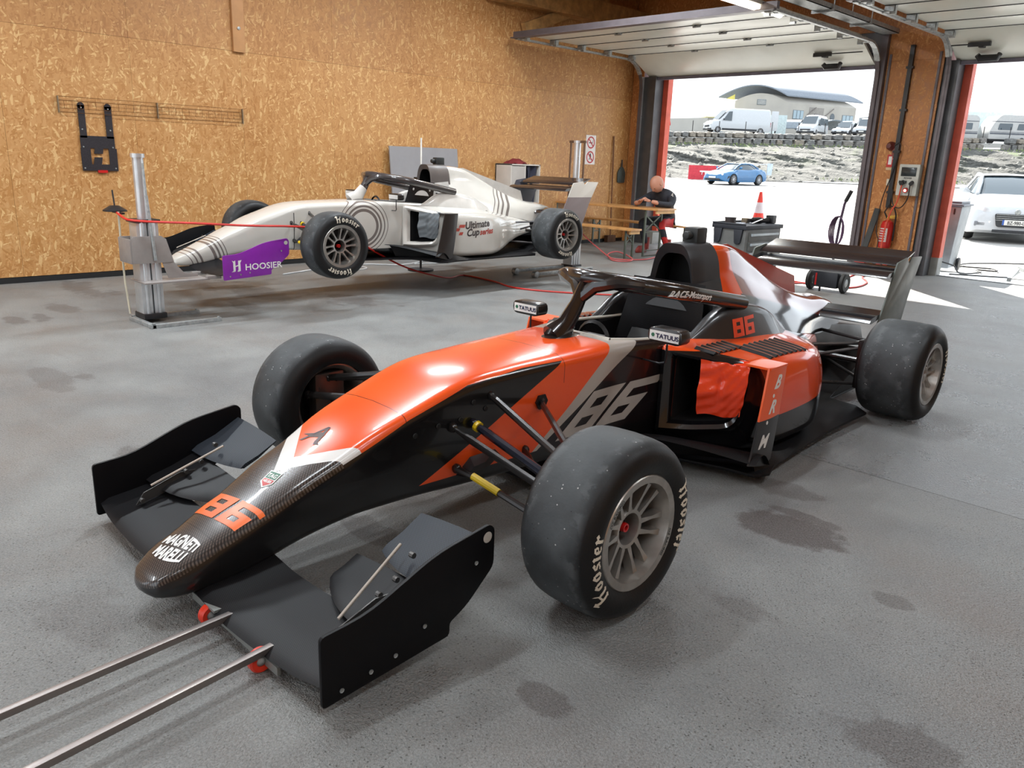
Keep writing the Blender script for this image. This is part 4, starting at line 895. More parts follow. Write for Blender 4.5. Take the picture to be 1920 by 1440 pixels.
def head(parent, c, r, look, hair=None, cap=None):
    """head with brow, nose, mouth, ears; look = direction of the face"""
    look = Vector(look).normalized(); up = Vector((0, 0, 1)); side = look.cross(up).normalized(); up = side.cross(look); c = Vector(c)
    def P(u, v):
        th = PI * v; ph = 2 * PI * u; d = Vector((math.sin(th) * math.cos(ph), math.sin(th) * math.sin(ph), math.cos(th)))   # x = face, y = side, z = up
        x, y, z = d; k = 1.0
        k -= .10 * max(0, -z) * (1 - max(0, x) * .5); x2 = x * 1.06 * k; y2 = y * .80 * (1 - .28 * max(0, -z)); z2 = z * 1.22
        if x > .5: 
            x2 += .20 * math.exp(-((y / .12)**2) - (((z + .05) / .17)**2)) + .05 * math.exp(-((z - .25) / .10)**2) * (abs(y) < .5) - .05 * (math.exp(-(((abs(y) - .33) / .12)**2) - (((z - .12) / .09)**2))) + .04 * math.exp(-((y / .22)**2) - (((z + .42) / .07)**2)) + .06 * math.exp(-((y / .25)**2) - (((z + .75) / .15)**2))
        return c + (look * x2 + side * y2 + up * z2) * r
    b = MB(); b.grid(P, 28, 20)
    for s in (-1, 1): b.loft([[c + (look * (a * .22 - .03) + side * s * (.78 + q) + up * (w * .30 - .02)) * r for a, w in ((0, 1), (1, .6), (.7, -.4), (0, -1), (-.7, -.3), (-.9, .5))] for q in (0, .14)])
    h = b.build('head', SKIN, parent, ang=80)
    b = MB()
    for s in (-1, 1): b.lathe([(0, -.5 * r * .16), (.08 * r, 0), (0, .5 * r * .16)], 8, 'Z', c + (look * .93 + side * s * .33 + up * .14) * r)
    b.build('eyes', BLKM, h)
    if hair:
        b = MB(); b.grid(lambda u, v: c + (P(u, v * .46) - c) * 1.03 - look * .06 * r, 20, 8); b.build('hair', hair, h)
    return h
def hand(parent, w, d, pn, s, curl=.5, L=.17, mat=None):
    """palm, four bent fingers and a thumb; w wrist, d pointing direction, pn palm normal, s thumb side"""
    w, d, pn = Vector(w), Vector(d).normalized(), Vector(pn).normalized(); sd = d.cross(pn).normalized() * s
    ch = [[tuple(w) + (.024, .02), tuple(w + d * L * .25) + (.034, .016), tuple(w + d * L * .48) + (.036, .015)]]
    palm = w + d * L * .48
    for k, ln in enumerate((.42, .48, .45, .36)):
        o = sd * (.030 - .020 * k); p1 = palm + o; a = palm + o + d * L * ln * .5 - pn * 0; b_ = a + (d * math.cos(curl) + pn * math.sin(curl)) * L * ln * .3; c_ = b_ + (d * math.cos(curl * 2) + pn * math.sin(curl * 2)) * L * ln * .25
        ch.append([tuple(palm) + (.036, .015), tuple(p1 + d * .01) + (.0095,), tuple(a) + (.009,), tuple(b_) + (.0085,), tuple(c_) + (.007,)])
    t0 = w + d * L * .2; ch.append([tuple(w + d * L * .25) + (.034, .016), tuple(t0 + sd * .035 + d * .01) + (.012,), tuple(t0 + sd * .052 + d * L * .25) + (.0105,), tuple(t0 + sd * .05 + d * L * .42 + pn * .01) + (.008,)])
    return skin_body('hand', ch, [mat or SKIN], lambda c: 0, parent, 1)
# seated man at the beer table, leaning on the top, looking down at his hands
SUIT = simple('navy_race_suit', (44, 48, 58), .7, vary=.2, scale=14); REDS = simple('red_suit_panel', (206, 40, 40), .6); BOOT = simple('dark_red_boot', (150, 52, 44), .55)
man = thing('person', 'bald seated person in navy and red race suit leaning on the beer table', 'person', (-7.46, 10.95, 0), 0.0)
# local: -y towards the table
hip = (0, .06, .52, .135, .115); be = (0, -.01, .68, .125, .10); ch_ = (.0, -.14, .84, .175, .115); nk = (0, -.25, .985, .068); nk2 = (.02, -.32, 1.02, .058)
chains = [[hip, be, ch_, nk, nk2]]
for s, kx, fx, fy in ((-1, -.20, -.22, -.22), (1, .17, .19, -.12)):
    chains.append([hip, (s * .10, .03, .50, .095), (kx, -.36, .50, .072), (kx + s * .0, -.37, .44, .066), (fx, -.20 + .0, .12, .046)])
    chains.append([ch_, (s * .18, -.17, .90, .085), (s * .235, -.21, .87, .070)])
chains[-1] += [(.30, -.33, .78, .052), (.25, -.50, .79, .043), (.12, -.62, .83, .03)]; chains[-3] += [(-.32, -.36, .79, .052), (-.20, -.56, .785, .042), (-.06, -.66, .80, .03)]
def pick_suit(c):
    if c.z < .15: return 2
    if c.z > .985 and c.y < -.25 and abs(c.x - .02) < .09: return 3
    if c.y < -.57 and c.z > .75: return 3
    if c.x > .17 and c.z < .56 and c.y > -.42 and not (.28 < c.z < .40): return 1
    return 0
body = skin_body('body', chains, [SUIT, REDS, BOOT, SKIN], pick_suit, man)
for s, fx in ((-1, -.22), (1, .19)):
    b = MB(); b.loft([[(fx + x, -.20 + y, z) for x, y, z in rounded3] for rounded3 in ([[(q * math.cos(a) * .045, -.11 + q * math.sin(a) * .14, zz) for a in [2 * PI * k / 12 for k in range(12)]] for q, zz in ((1, .005), (1.08, .03), (.9, .07), (.55, .11))])]); b.tube([(fx, -.20, .05), (fx, -.19, .14), (fx, -.19, .24)], [.055, .058, .060], 12); b.build('boot', BOOT, man, bevel=0)
head(man, (.05, -.40, 1.085), .112, (-.12, -.62, -.75))
hand(man, (.12, -.62, .83), (-.75, -.5, .35), (-.3, .3, -.9), 1, .7, .17); hand(man, (-.06, -.66, .80), (.6, -.5, .45), (.1, .2, -.95), -1, .7, .17)
flat_decal('sleeve_number', text2d('4', .11, .004), (.215, -.245, .88), (.75, -.1, 0), (0, -.1, 1), LETG, man)
for k, (zz, yy, w) in enumerate(((.80, -.27, .10), (.70, -.17, .12))):
    flat_decal('chest_lettering', text2d('RACING' if k else 'TEAM', .030, .001), (.03, yy - .02, zz), (1, 0, 0), (0, -.3, 1), LETG, man)

# ------------------------------------------------------------------ beer table and benches
PINE = simple('varnished_pine', (206, 152, 92), .35, coat=.3, vary=.15, scale=12); PINEL = simple('pine_edge', (222, 178, 118), .5); GRNS = simple('green_grey_steel', (86, 94, 84), .4, .4)
def trestle(root, L, wd, h, inset=.12):
    b = MB(); b.bb(-L / 2, L / 2, -wd / 2, wd / 2, h - .028, h); b.build('top', PINE, root, bevel=.004)
    b = MB(); b.bb(-L / 2 + .02, -L / 2 + .05, -wd / 2 + .02, wd / 2 - .02, h - .075, h - .028); b.build('batten', PINEL, root); b = MB(); b.bb(L / 2 - .05, L / 2 - .02, -wd / 2 + .02, wd / 2 - .02, h - .075, h - .028); b.build('batten', PINEL, root)
    for s in (-1, 1):
        x = s * (L / 2 - inset); b = MB(); w2 = wd / 2 - .04
        b.bar((x, -w2, h - .03), (x, -w2, 0), .030, .022); b.bar((x, w2, h - .03), (x, w2, 0), .030, .022); b.bar((x, -w2, h * .12), (x, w2, h * .12), .012) if h > .6 else None
        b.bar((x, -w2, h * .86), (x, w2, h * .52), .010, .022); b.bar((x, w2, h * .86), (x, -w2, h * .52), .010, .022); b.bar((x, -w2, h * .50), (x, w2, h * .50), .012)
        b.bar((x, -w2, .01), (x, w2, .01), .03, .012)
        b.build('leg_frame', GRNS, root)
t = thing('beer_table', 'long folding beer table with pine top, the seated person leans on it', 'table', (-8.2, 10.36, 0), 0.0); trestle(t, 2.3, .50, .735, .24)
t = thing('bench', 'folding pine bench nearest the white racing car, in front of the table', 'bench', (-8.10, 9.62, 0), 0.0, 'folding benches at the beer table'); trestle(t, 2.1, .26, .455)
t = thing('bench', 'folding pine bench behind the table carrying the seated person', 'bench', (-8.02, 11.03, 0), 0.0, 'folding benches at the beer table'); trestle(t, 2.1, .26, .455)
b = MB(); b.box((-8.55, 9.62, .465), (.5, .2, .018), .12); tag(b.build('loose_board', PINEL), 'small pale board lying on the nearer pine bench', 'board')

# ------------------------------------------------------------------ lift stands that carry the white car
def stand(label, loc, top_z, front):
    r = thing('lift_stand', label, 'lift stand', loc, 0.0, 'aluminium lift stands under the white car')
    b = MB()
    for y in (-.045, .045):
        b.bb(-.075, .075, y - .04, y + .04, .05, .80)
        for x in (-.075, .075): b.cyl((x, y, .05), (x, y, .80), .016, 8)
    b.build('column', ALU, r, bevel=.006)
    b = MB(); b.bb(-.10, .10, -.09, .09, .03, .075); b.build('collar', BLK, r, bevel=.005); b = MB(); b.bb(-.09, .09, -.10, .10, .79, .815); b.build('collar', BLK, r, bevel=.005)
    b = MB(); b.cyl((0, 0, .8), (0, 0, top_z), .042, 24); b.cyl((0, 0, top_z), (0, 0, top_z + .03), .052, 24); b.build('piston_tube', ALU, r)
    return r
st = stand('bright aluminium lift stand with tall tube, in front of the white car nose', (-6.56, 2.44, 0), 1.28, True)
b = MB(); b.bb(-.13, .33, -.13, -.09, 0, .03); b.bb(-.13, -.09, -.12, .44, 0, .03); b.bb(.29, .33, -.12, .44, 0, .03)
for x in (-.11, .31):
    for y in (-.1, .42): b.lathe([(0, .03), (.012, .03), (.012, .04), (0, .042)], 8, 'Z', (x, y, 0))
b.build('base', GALV, st, bevel=.003)
pl = simple('brushed_plate', (158, 152, 148), .45, .25); b = MB()
b.plate([(-.15, .48), (-.15, .675), (-.13, .69), (.08, .69), (.12, .665), (.17, .48)], .008, lambda a, c, t: (.118 + t, a, c)); b.plate([(.08, .48), (.17, .48), (.25, .385), (.36, .375), (.36, .35), (.12, .35)], .008, lambda a, c, t: (.108 + t, a, c))
b.plate([(-.15, .48), (-.15, .675), (.10, .675), (.14, .48)], .008, lambda a, c, t: (-.118 + t, a, c)); b.bb(-.12, .12, -.16, -.15, .48, .67)
b.bb(-.12, .20, -.10, .42, .325, .338); b.bb(-.12, -.08, .40, .52, .33, .357); b.bb(.16, .20, .40, .52, .33, .357); b.build('lift_bracket', pl, st, bevel=.002)
b = MB(); b.tube([(-.12, -.12, .05), (-.17, -.12, .30), (-.18, -.12, .6), (-.17, -.12, .86)], .008, 8); b.build('air_pipe', simple('cream_pipe', (206, 198, 176), .5), st)
b = MB(); b.cyl((.135, .02, .50), (.11, 0, 1.0), .011); b.cyl((.11, 0, 1.0), (.09, 0, 1.24), .008); b.build('safety_rod', GALV, st)
b = MB(); b.lathe([(0, .90), (.035, .90), (.09, .865), (.09, .855), (0, .85)], 16, 'Z', (-.30, -.10, 0)); b.cyl((-.30, -.1, .9), (-.32, -.1, 1.02), .006); b.bb(-.34, -.12, -.11, -.09, .842, .856); b.build('control_valve', BLK, st)
sr = stand('aluminium lift stand with low feet behind the tail of the white car', (-6.86, 7.98, 0), 1.60, False)
b = MB()
for x in (-.07, .27):
    b.bb(x - .02, x + .02, -.95, .10, .025, .065)
    for y in (-.8, -.5, -.15, .05): b.lathe([(0, .0), (.008, .0), (.009, .004)], 8, 'X', (x + .019, y, .045))
    b.cyl((x - .03, -.97, .04), (x + .03, -.97, .04), .04, 16)
b.bb(-.09, .29, -.03, .07, .02, .05); b.build('base', GALV, sr, bevel=.003)
b = MB(); b.bb(-.13, .13, -.015, .015, 1.60, 1.63); b.bb(-.12, -.105, -.01, .01, .80, 1.61); b.bb(.105, .12, -.01, .01, .80, 1.61); b.build('guide_frame', simple('bronze_rods', (110, 84, 66), .45, .5), sr)
b = MB(); b.bb(-.10, .20, -.62, -.08, .42, .46); b.bb(-.06, -.02, -.62, -.55, .42, .50); b.bb(.10, .14, -.62, -.55, .42, .50); b.build('lift_bracket', pl, sr, bevel=.003)
t = thing('antenna_rod', 'thin white rod standing upright on the far side of the white car', 'rod', (-7.8, 6.21, 0))
b = MB(); b.cyl((0, 0, 1.12), (0, 0, 1.58), .010, 8); b.build('rod', WHT, t); b = MB(); b.cyl((0, 0, .02), (0, 0, 1.12), .014, 8); b.bb(-.09, .09, -.04, .04, 1.10, 1.125); b.lathe([(0, 0), (.16, 0), (.16, .02), (0, .03)], 20, 'Z'); b.build('foot', BLK, t)

# ------------------------------------------------------------------ dolly under the front wing of the orange car
t = thing('wing_dolly', 'low steel dolly with two long bars under the orange car front wing', 'dolly', (.025, 0, 0)); PU = simple('orange_red_wheel_tyre', (232, 58, 34), .35, coat=.2); STW = simple('warm_steel_bar', (150, 142, 138), .38, .8)
for x0, y0, x1, y1 in ((-2.015, .90, -1.91, -.55), (-1.795, .90, -1.64, -.55)):
    b = MB(); b.bar((x0, y0, .060), (x1, y1, .060), .020, .020); b.build('long_bar', STW, t, bevel=.002)
b = MB(); b.bb(-2.24, -2.05, .855, .90, .062, .070); b.bb(-2.24, -1.72, .872, .882, .02, .045); b.build('cross_plate', simple('grey_plate', (150, 154, 150), .45, .4), t)
for x in (-2.10, -1.80):
    b = MB(); b.lathe([(.016, -.013), (.030, -.015), (.0345, -.009), (.0345, .009), (.030, .015), (.016, .013)], 24, 'X', (x, .865, .0345), closed=True); w = b.build('wheel', PU, t)
    b = MB(); b.lathe([(0, -.012), (.012, -.012), (.018, -.008), (.018, .008), (.012, .012), (.008, .016), (0, .018)], 16, 'X', (x, .865, .0345)); b.build('hub', GALV, w)

# ------------------------------------------------------------------ left wall things
DKP = simple('dark_speckled_plate', (42, 38, 44), .45, vary=.4, scale=90)
hgr = thing('wall_plate', 'black plate with two prongs and an H cut out, screwed on the left wall', 'plate', (-9.1, 2.99, 1.43))
out = rounded([(-.155, .315), (-.085, .315), (-.085, .02), (.095, .02), (.095, .315), (.165, .315), (.185, -.325), (-.165, -.325)], [.03, .03, .05, .05, .03, .03, .02, .02], closed=True, seg=3)
b = MB()
# plate built in strips so the H stays open
Hs = []
def pz(z): return (-.155 - (.315 - z) * .0, .165 + (.315 - z) * .02)
b.bb(.012, .018, -.155, -.09, 0, .315); b.bb(.012, .018, .10, .168, 0, .315)
b.bb(.012, .018, -.16, .172, -.10, .02); b.bb(.012, .018, -.165, -.07, -.26, -.10); b.bb(.012, .018, .105, .185, -.26, -.10); b.bb(.012, .018, -.165, .185, -.325, -.26)
b.plate([(-.03, -.10), (.055, -.10), (.045, -.155), (-.04, -.155)], .006, lambda a, c, t: (.015 + t, a, c)); b.plate([(-.04, -.19), (.04, -.19), (.025, -.26), (-.055, -.26)], .006, lambda a, c, t: (.015 + t, a, c))
b.lathe([(0, .012), (.034, .012), (.034, .018), (0, .018)], 16, 'X', (0, -.1225, .31)); b.lathe([(0, .012), (.034, .012), (.034, .018), (0, .018)], 16, 'X', (0, .134, .31))
b.build('plate', DKP, hgr)
b = MB(); b.bb(.010, .024, -.02, .075, -.345, -.318); b.build('red_clip', REDG, hgr)
for y, z in ((-.122, .29), (.135, .29), (-.13, .08), (.14, .08), (-.135, -.09), (.15, -.09), (-.14, -.30), (.16, -.30)):
    b = MB(); b.lathe([(0, .026), (.006, .025), (.009, .018)], 8, 'X', (0, y, z)); b.build('screw', GALV, hgr)
t = thing('wire_tray', 'thin wire mesh tray fixed along the left board wall', 'tray', (-9.095, 3.63, 1.74))
b = MB()
for z in (.075, .035, -.035, -.075): b.tube([(.03, -.97, z), (.03, .97, z)], .0022, 5)
for k in range(26): b.tube([(.03, -.92 + k * .074, .035), (.036, -.92 + k * .074, 0), (.03, -.92 + k * .074, -.038)], .0018, 4)
b.build('wires', simple('rusty_wire', (112, 70, 32), .5, .5), t)
for y in (-.97, 0, .97): b = MB(); b.bb(0, .032, y - .004, y + .004, -.08, .08); b.build('clip', simple('tray_clip', (150, 140, 120), .4, .7), t)
t = thing('backing_board', 'large plain grey board leaning on the wall behind the white car', 'board', (-9.06, 7.24, 0))
b = MB(); b.add([(.18, -.60, .0), (.18, .60, .0), (.02, .60, 1.49), (.02, -.60, 1.49), (.20, -.60, .0), (.20, .60, .0), (.04, .60, 1.49), (.04, -.60, 1.49)], [(0, 1, 2, 3), (7, 6, 5, 4), (0, 4, 5, 1), (1, 5, 6, 2), (2, 6, 7, 3), (3, 7, 4, 0)]); b.build('panel', simple('mid_grey_laminate', (140, 138, 140), .5, vary=.04), t)
t = thing('cabinet', 'narrow grey open cabinet with clothes hanging in it by the left wall', 'cabinet', (-8.92, 9.0, 0)); cg = simple('cabinet_grey', (196, 190, 182), .5, vary=.05)
b = MB(); b.bb(-.17, .17, -.32, -.30, 0, 1.31); b.bb(-.17, .17, .30, .32, 0, 1.31); b.bb(-.17, .17, -.32, .32, 1.29, 1.31); b.bb(-.17, -.15, -.32, .32, 0, 1.31); b.bb(-.17, .17, -.32, .32, .0, .04); b.bb(.05, .17, -.02, 0, 0, 1.3); b.build('carcass', cg, t, bevel=.002)
b = MB(); b.bb(.15, .17, -.30, -.02, .04, 1.28); b.build('door', simple('cabinet_door', (178, 172, 166), .5, vary=.05), t)
def cloth(name, label, c, size, mat, cat='jacket'):
    b = MB(); sx, sy, sz = size; b.grid(lambda u, v: (c[0] + sx * (math.sin(PI * v) * .5) + .02 * math.sin(9 * u + 4 * v), c[1] + sy * (u - .5) * (1 - .15 * v) + .01 * math.sin(12 * v), c[2] - sz * v + .015 * math.sin(11 * u)), 12, 12)
    b.grid(lambda u, v: (c[0] - .03 + .02 * math.sin(8 * u), c[1] + sy * (u - .5) * (1 - .15 * v), c[2] - sz * v), 6, 6); return tag(b.build(name, mat, fix=False), label, cat)
cloth('jacket', 'dark navy jacket hanging in the front of the grey cabinet', (-8.80, 9.16, 1.30), (.06, .22, .55), simple('navy_cloth', (40, 42, 58), .8))
cloth('jacket', 'dark red jacket hanging behind the navy one in the grey cabinet', (-8.86, 9.14, 1.26), (.05, .26, .35), simple('maroon_cloth', (130, 36, 44), .8))
b = MB(); b.grid(lambda u, v: (-8.92 + .22 * (u - .5), 8.94 + .34 * (v - .5), 1.312 + .075 * (math.sin(PI * u) * math.sin(PI * v))**.6 + .012 * math.sin(14 * u) * math.sin(11 * v)), 14, 14); b.bb(-9.02, -8.83, 8.80, 9.08, 1.311, 1.318); tag(b.build('folded_cloth', simple('maroon_cloth_2', (122, 32, 38), .8), fix=False), 'crumpled dark red cloth lying on top of the grey cabinet', 'cloth')
t = thing('broom', 'wooden broom handle leaning upright on the wall near the signs', 'broom', (-9.06, 11.52, 0)); b = MB(); b.cyl((.02, .03, .10), (-.02, 0, 1.83), .013, 8); b.build('handle', simple('old_wood', (120, 78, 46), .6), t); b = MB(); b.bb(-.02, .06, -.09, .14, .0, .12); b.build('brush_head', simple('bristle', (90, 60, 40), .9), t)
t = thing('dustpan', 'grey green dustpan hanging on the wall beside the broom', 'dustpan', (-9.1, 11.80, 1.2)); b = MB(); b.plate(rounded([(-.10, -.16), (.10, -.16), (.11, .02), (.03, .12), (-.03, .12), (-.11, .02)], [.02, .02, .04, .03, .03, .04], closed=True), .02, lambda a, c, q: (.02 + q, a, c)); b.build('pan', simple('slate_plastic', (70, 80, 78), .5), t, bevel=.004); b = MB(); b.tube([(.02, 0, .10), (.02, 0, .24)], [.016, .010], 8); b.build('handle', BLK, t)
RR = simple('sign_red', (190, 30, 40), .5); BK = simple('sign_black', (40, 40, 44), .5)
for k, (zc, txt) in enumerate(((1.70, 0), (1.46, 1))):
    t = thing('prohibition_sign', ('white square sign with a red struck circle, upper of the two', 'white square sign with a red struck circle, lower of the two')[k], 'sign', (-9.1, 10.92, zc), 0, 'prohibition signs')
    b = MB(); b.bb(0, .004, -.13, .13, -.12, .12); b.build('panel', simple('sign_white_%d' % k, (232, 228, 226), .5, vary=.03), t)
    b = MB(); b.lathe([(.078, .005), (.100, .005), (.100, .006), (.078, .006)], 28, 'X', closed=True); b.bar((.0055, -.06, .06), (.0055, .06, -.06), .002, .02, up=(0, 1, 1)); b.build('ring', RR, t)
    b = MB()
    if k == 0: b.bar((.005, -.05, -.005), (.005, .04, -.005), .001, .016); b.bar((.005, .045, 0), (.005, .05, .04), .001, .008)
    else: b.bar((.005, -.005, .06), (.005, .01, .0), .001, .03); b.bar((.005, .01, 0), (.005, .03, -.05), .001, .016); b.bar((.005, .0, 0), (.005, -.03, -.045), .001, .016)
    b.build('pictogram', BK, t)

# ------------------------------------------------------------------ column things
t = thing('power_box', 'grey white socket box with dark window and red plug on the board column', 'power box', (-4.17, 11.98, 1.29)); b = MB(); b.bb(-.135, .135, -.13, 0, -.21, .21); b.build('case', simple('box_pale_grey', (196, 198, 190), .45), t, bevel=.01)
b = MB(); b.bb(-.10, .10, -.137, -.13, .05, .17); b.build('window', simple('smoked_window', (50, 56, 58), .15), t, bevel=.003); flat_decal('case_lettering', text2d('POWER', .03, .001, align='CENTER'), (0, -.132, .015), (1, 0, 0), (0, 0, 1), BK, t)
b = MB(); b.cyl((-.055, -.13, -.03), (-.055, -.19, -.05), .03); b.build('socket', BLK, t); b = MB(); b.cyl((.065, -.13, -.03), (.065, -.185, -.05), .026); b.bb(-.10, -.01, -.17, -.13, -.045, -.01); b.build('socket', BLK, t)
b = MB(); b.cyl((0, -.13, -.13), (0, -.17, -.14), .032); b.build('red_socket', REDG, t); b = MB(); b.lathe([(0, -.178), (.016, -.176), (.018, -.168)], 12, 'Y', (0, 0, -.14)); b.build('socket_light', LAMP, t)
t = thing('fire_notice', 'small red and white fire notice high on the board column', 'notice', (-4.46, 11.98, 1.54)); b = MB(); b.bb(-.075, .075, -.005, 0, -.085, .085); b.build('panel', simple('notice_red', (196, 44, 40), .5), t); b = MB(); b.bb(-.055, -.01, -.007, -.005, -.05, .06); b.bb(.015, .06, -.007, -.005, -.07, -.02); b.bb(.0, .06, -.007, -.005, .02, .035); b.build('pictogram', LETG, t); b = MB(); b.bb(-.075, .075, -.006, 0, -.125, -.088); b.build('lower_strip', simple('cream_strip', (206, 180, 140), .5), t)
t = thing('light_switch', 'white square switch on the board column below the fire notice', 'switch', (-4.45, 11.98, 1.25)); b = MB(); b.bb(-.04, .04, -.03, 0, -.045, .045); b.build('plate', simple('switch_cream', (214, 206, 184), .5), t, bevel=.006); b = MB(); b.bb(-.018, .018, -.036, -.03, -.025, .025); b.build('rocker', WHT, t, bevel=.002)
t = thing('alarm_horn', 'dark red round alarm horn at the top of the board column items', 'alarm', (-4.50, 11.98, 1.74)); b = MB(); b.lathe([(0, 0), (.06, 0), (.06, -.05), (.045, -.07), (.03, -.12), (0, -.12)], 16, 'Y'); b.build('horn', simple('dark_red_horn', (96, 40, 36), .4), t); b = MB(); b.bb(.03, .10, -.04, 0, -.14, .03); b.build('bracket', simple('brown_red', (140, 70, 60), .5), t)
ext = thing('fire_extinguisher', 'red fire extinguisher with white label hung on the board column', 'fire extinguisher', (-4.36, 11.90, 0)); b = MB(); b.lathe([(0, .34), (.075, .345), (.085, .37), (.085, .66), (.07, .71), (.03, .735), (0, .74)], 24, 'Z'); b.build('cylinder', REDG, ext)
b = MB(); b.bb(-.015, .015, -.015, .015, .73, .78); b.bar((0, 0, .78), (.12, 0, .80), .02, .015); b.bar((0, 0, .765), (.11, 0, .765), .02, .01); b.build('handle', simple('yellow_lever', (220, 180, 50), .4), ext)
b = MB(); b.tube([(-.02, 0, .76), (-.06, -.02, .84), (-.02, -.02, .93), (.06, -.02, .92), (.10, -.01, .80), (.10, 0, .6), (.10, 0, .45)], .011, 8); b.build('hose', BLK, ext)
b = MB(); b.lathe([(.0855, .42), (.0862, .42), (.0862, .62), (.0855, .62)], 24, 'Z', closed=True); b.v = [(x, y, z) for x, y, z in b.v]; 
b2 = MB(); b2.grid(lambda u, v: (.0865 * math.cos(-PI * .95 + u * 1.9), .0865 * math.sin(-PI * .95 + u * 1.9), .43 + .19 * v), 12, 2); lb = b2.build('label', simple('label_white', (214, 200, 196), .5), ext, fix=False)
b2 = MB()
for k in range(5): b2.grid(lambda u, v, k=k: (.0872 * math.cos(-PI * .85 + u * 1.3), .0872 * math.sin(-PI * .85 + u * 1.3), .45 + k * .034 + .018 * v), 8, 1)
b2.build('label_print', RR, lb, fix=False); b = MB(); b.bb(-.05, .05, .06, .085, .45, .62); b.build('bracket', BLK, ext)
t = thing('shovel', 'dark flat stick with a bright red foot leaning on the board column', 'scraper', (-4.62, 11.84, 0)); b = MB(); b.bar((.0, -.02, .22), (.08, .09, .88), .085, .03, up=(0, 1, 0)); b.build('stick', simple('dark_grey_foam', (62, 64, 64), .7), t, bevel=.01); b = MB(); b.bb(-.075, .075, -.09, .03, 0, .24); b.build('foot', REDG, t, bevel=.015)
t = thing('extension_block', 'black multi socket block on the floor at the foot of the board column', 'socket block', (-4.24, 11.80, 0)); b = MB(); b.bb(-.17, .17, -.08, .08, 0, .20); b.tube([(-.14, 0, .19), (-.12, 0, .25), (.12, 0, .25), (.14, 0, .19)], .01, 8); b.build('case', BLK, t, bevel=.012); b = MB(); b.cyl((.0, -.08, .12), (0, -.11, .12), .03); b.build('socket', REDG, t); b = MB(); b.cyl((-.09, -.08, .12), (-.09, -.11, .12), .03); b.build('socket', REDG, t)
def cable(name, label, pts, r, mat, cat='cable', sm=4):
    P = [np.array(p, float) for p in pts]; out = []
    for i in range(len(P) - 1):
        a, b_, c, d = P[max(i - 1, 0)], P[i], P[i + 1], P[min(i + 2, len(P) - 1)]
        for k in range(sm):
            t = k / sm; out.append(.5 * ((2 * b_) + (c - a) * t + (2 * a - 5 * b_ + 4 * c - d) * t * t + (3 * b_ - a - 3 * c + d) * t**3))
    out.append(P[-1]); b = MB(); b.tube(out, r, 6); return tag(b.build(name, mat), label, cat)
ORC = simple('orange_red_cable', (216, 84, 58), .5); REDC = simple('red_hose_rubber', (206, 44, 34), .4); BLC = simple('black_cable', (36, 34, 34), .5); PKC = simple('pink_red_cable', (196, 92, 92), .5); WHC = simple('white_cable', (214, 216, 216), .5)
cable('cable', 'orange cable hanging from the power box down past the extinguisher', [(-4.22, 11.80, 1.22), (-4.25, 11.82, 1.0), (-4.30, 11.78, .85), (-4.33, 11.74, .6), (-4.33, 11.72, .35), (-4.30, 11.70, .20), (-4.2, 11.62, .10), (-4.16, 11.62, .01)], .010, ORC)
cable('cable', 'black cable looping from the alarm horn down the board column to the floor', [(-4.45, 11.93, 1.74), (-4.38, 11.92, 1.78), (-4.36, 11.92, 1.68), (-4.42, 11.92, 1.35), (-4.50, 11.92, 1.0), (-4.47, 11.80, .6), (-4.40, 11.76, .42), (-4.42, 11.7, .02)], .007, BLC)
cable('cable', 'black cable drooping below the power box on the column', [(-4.11, 11.80, 1.22), (-4.12, 11.82, 1.05), (-4.2, 11.85, .92), (-4.3, 11.86, .93), (-4.36, 11.90, 1.05), (-4.37, 11.92, 1.15)], .008, BLC)
cable('air_hose', 'long red air hose sagging from the front lift stand to the floor', [(-6.88, 2.35, .86), (-6.62, 2.30, .835), (-6.4, 2.32, .815), (-6.22, 2.7, .80), (-6.15, 3.1, .775), (-6.15, 3.7, .74), (-6.3, 4.2, .62), (-6.70, 4.75, .42), (-6.75, 5.2, .22), (-6.95, 5.9, .04), (-7.15, 6.35, .010), (-6.6, 6.33, .010), (-6.1, 6.2, .010), (-5.5, 6.5, .010), (-4.9, 7.1, .010), (-4.4, 7.9, .010), (-4.6, 9.0, .010), (-4.3, 10.2, .010), (-4.45, 11.4, .010)], .0095, REDC, 'hose')
cable('cable', 'pink red cable dropping from the beer table to a loop on the floor', [(-8.9, 10.14, .75), (-8.75, 10.05, .6), (-8.2, 9.75, .3), (-7.5, 9.5, .05), (-7.15, 9.25, .012), (-6.98, 9.40, .012), (-7.1, 9.62, .03), (-7.35, 9.60, .10), (-7.42, 9.45, .06), (-7.2, 9.35, .02), (-7.0, 9.75, .012), (-7.05, 10.1, .012), (-7.15, 10.5, .012), (-7.3, 11.2, .012)], .010, PKC)
cable('cable', 'white cable lying in loops on the floor under the white car', [(-8.3, 4.6, .008), (-8.5, 5.2, .008), (-8.6, 5.6, .008), (-8.3, 5.75, .008), (-8.2, 5.5, .008), (-8.5, 5.3, .008), (-8.6, 5.9, .008), (-8.3, 6.3, .008), (-8.5, 6.9, .008), (-8.2, 6.95, .008), (-8.3, 6.5, .008)], .008, WHC)
cable('cable', 'orange red cables on the sunlit floor behind the orange car rear wing', [(-5.6, 9.9, .01), (-4.9, 9.75, .01), (-4.3, 9.6, .01), (-3.9, 9.75, .01), (-3.95, 10.4, .01), (-4.25, 11.0, .01), (-4.2, 11.5, .01)], .011, REDC)
cable('cable', 'black red cable on the asphalt outside the second door', [(-3.74, 12.45, .18), (-3.6, 12.6, .12), (-3.55, 12.75, .012), (-3.4, 13.2, .012), (-3.55, 13.5, .012), (-3.3, 13.6, .012), (-3.45, 13.9, .012), (-3.85, 13.8, .012), (-3.9, 14.4, .012), (-3.4, 15.2, .012), (-2.6, 16.0, .012)], .011, BLC)
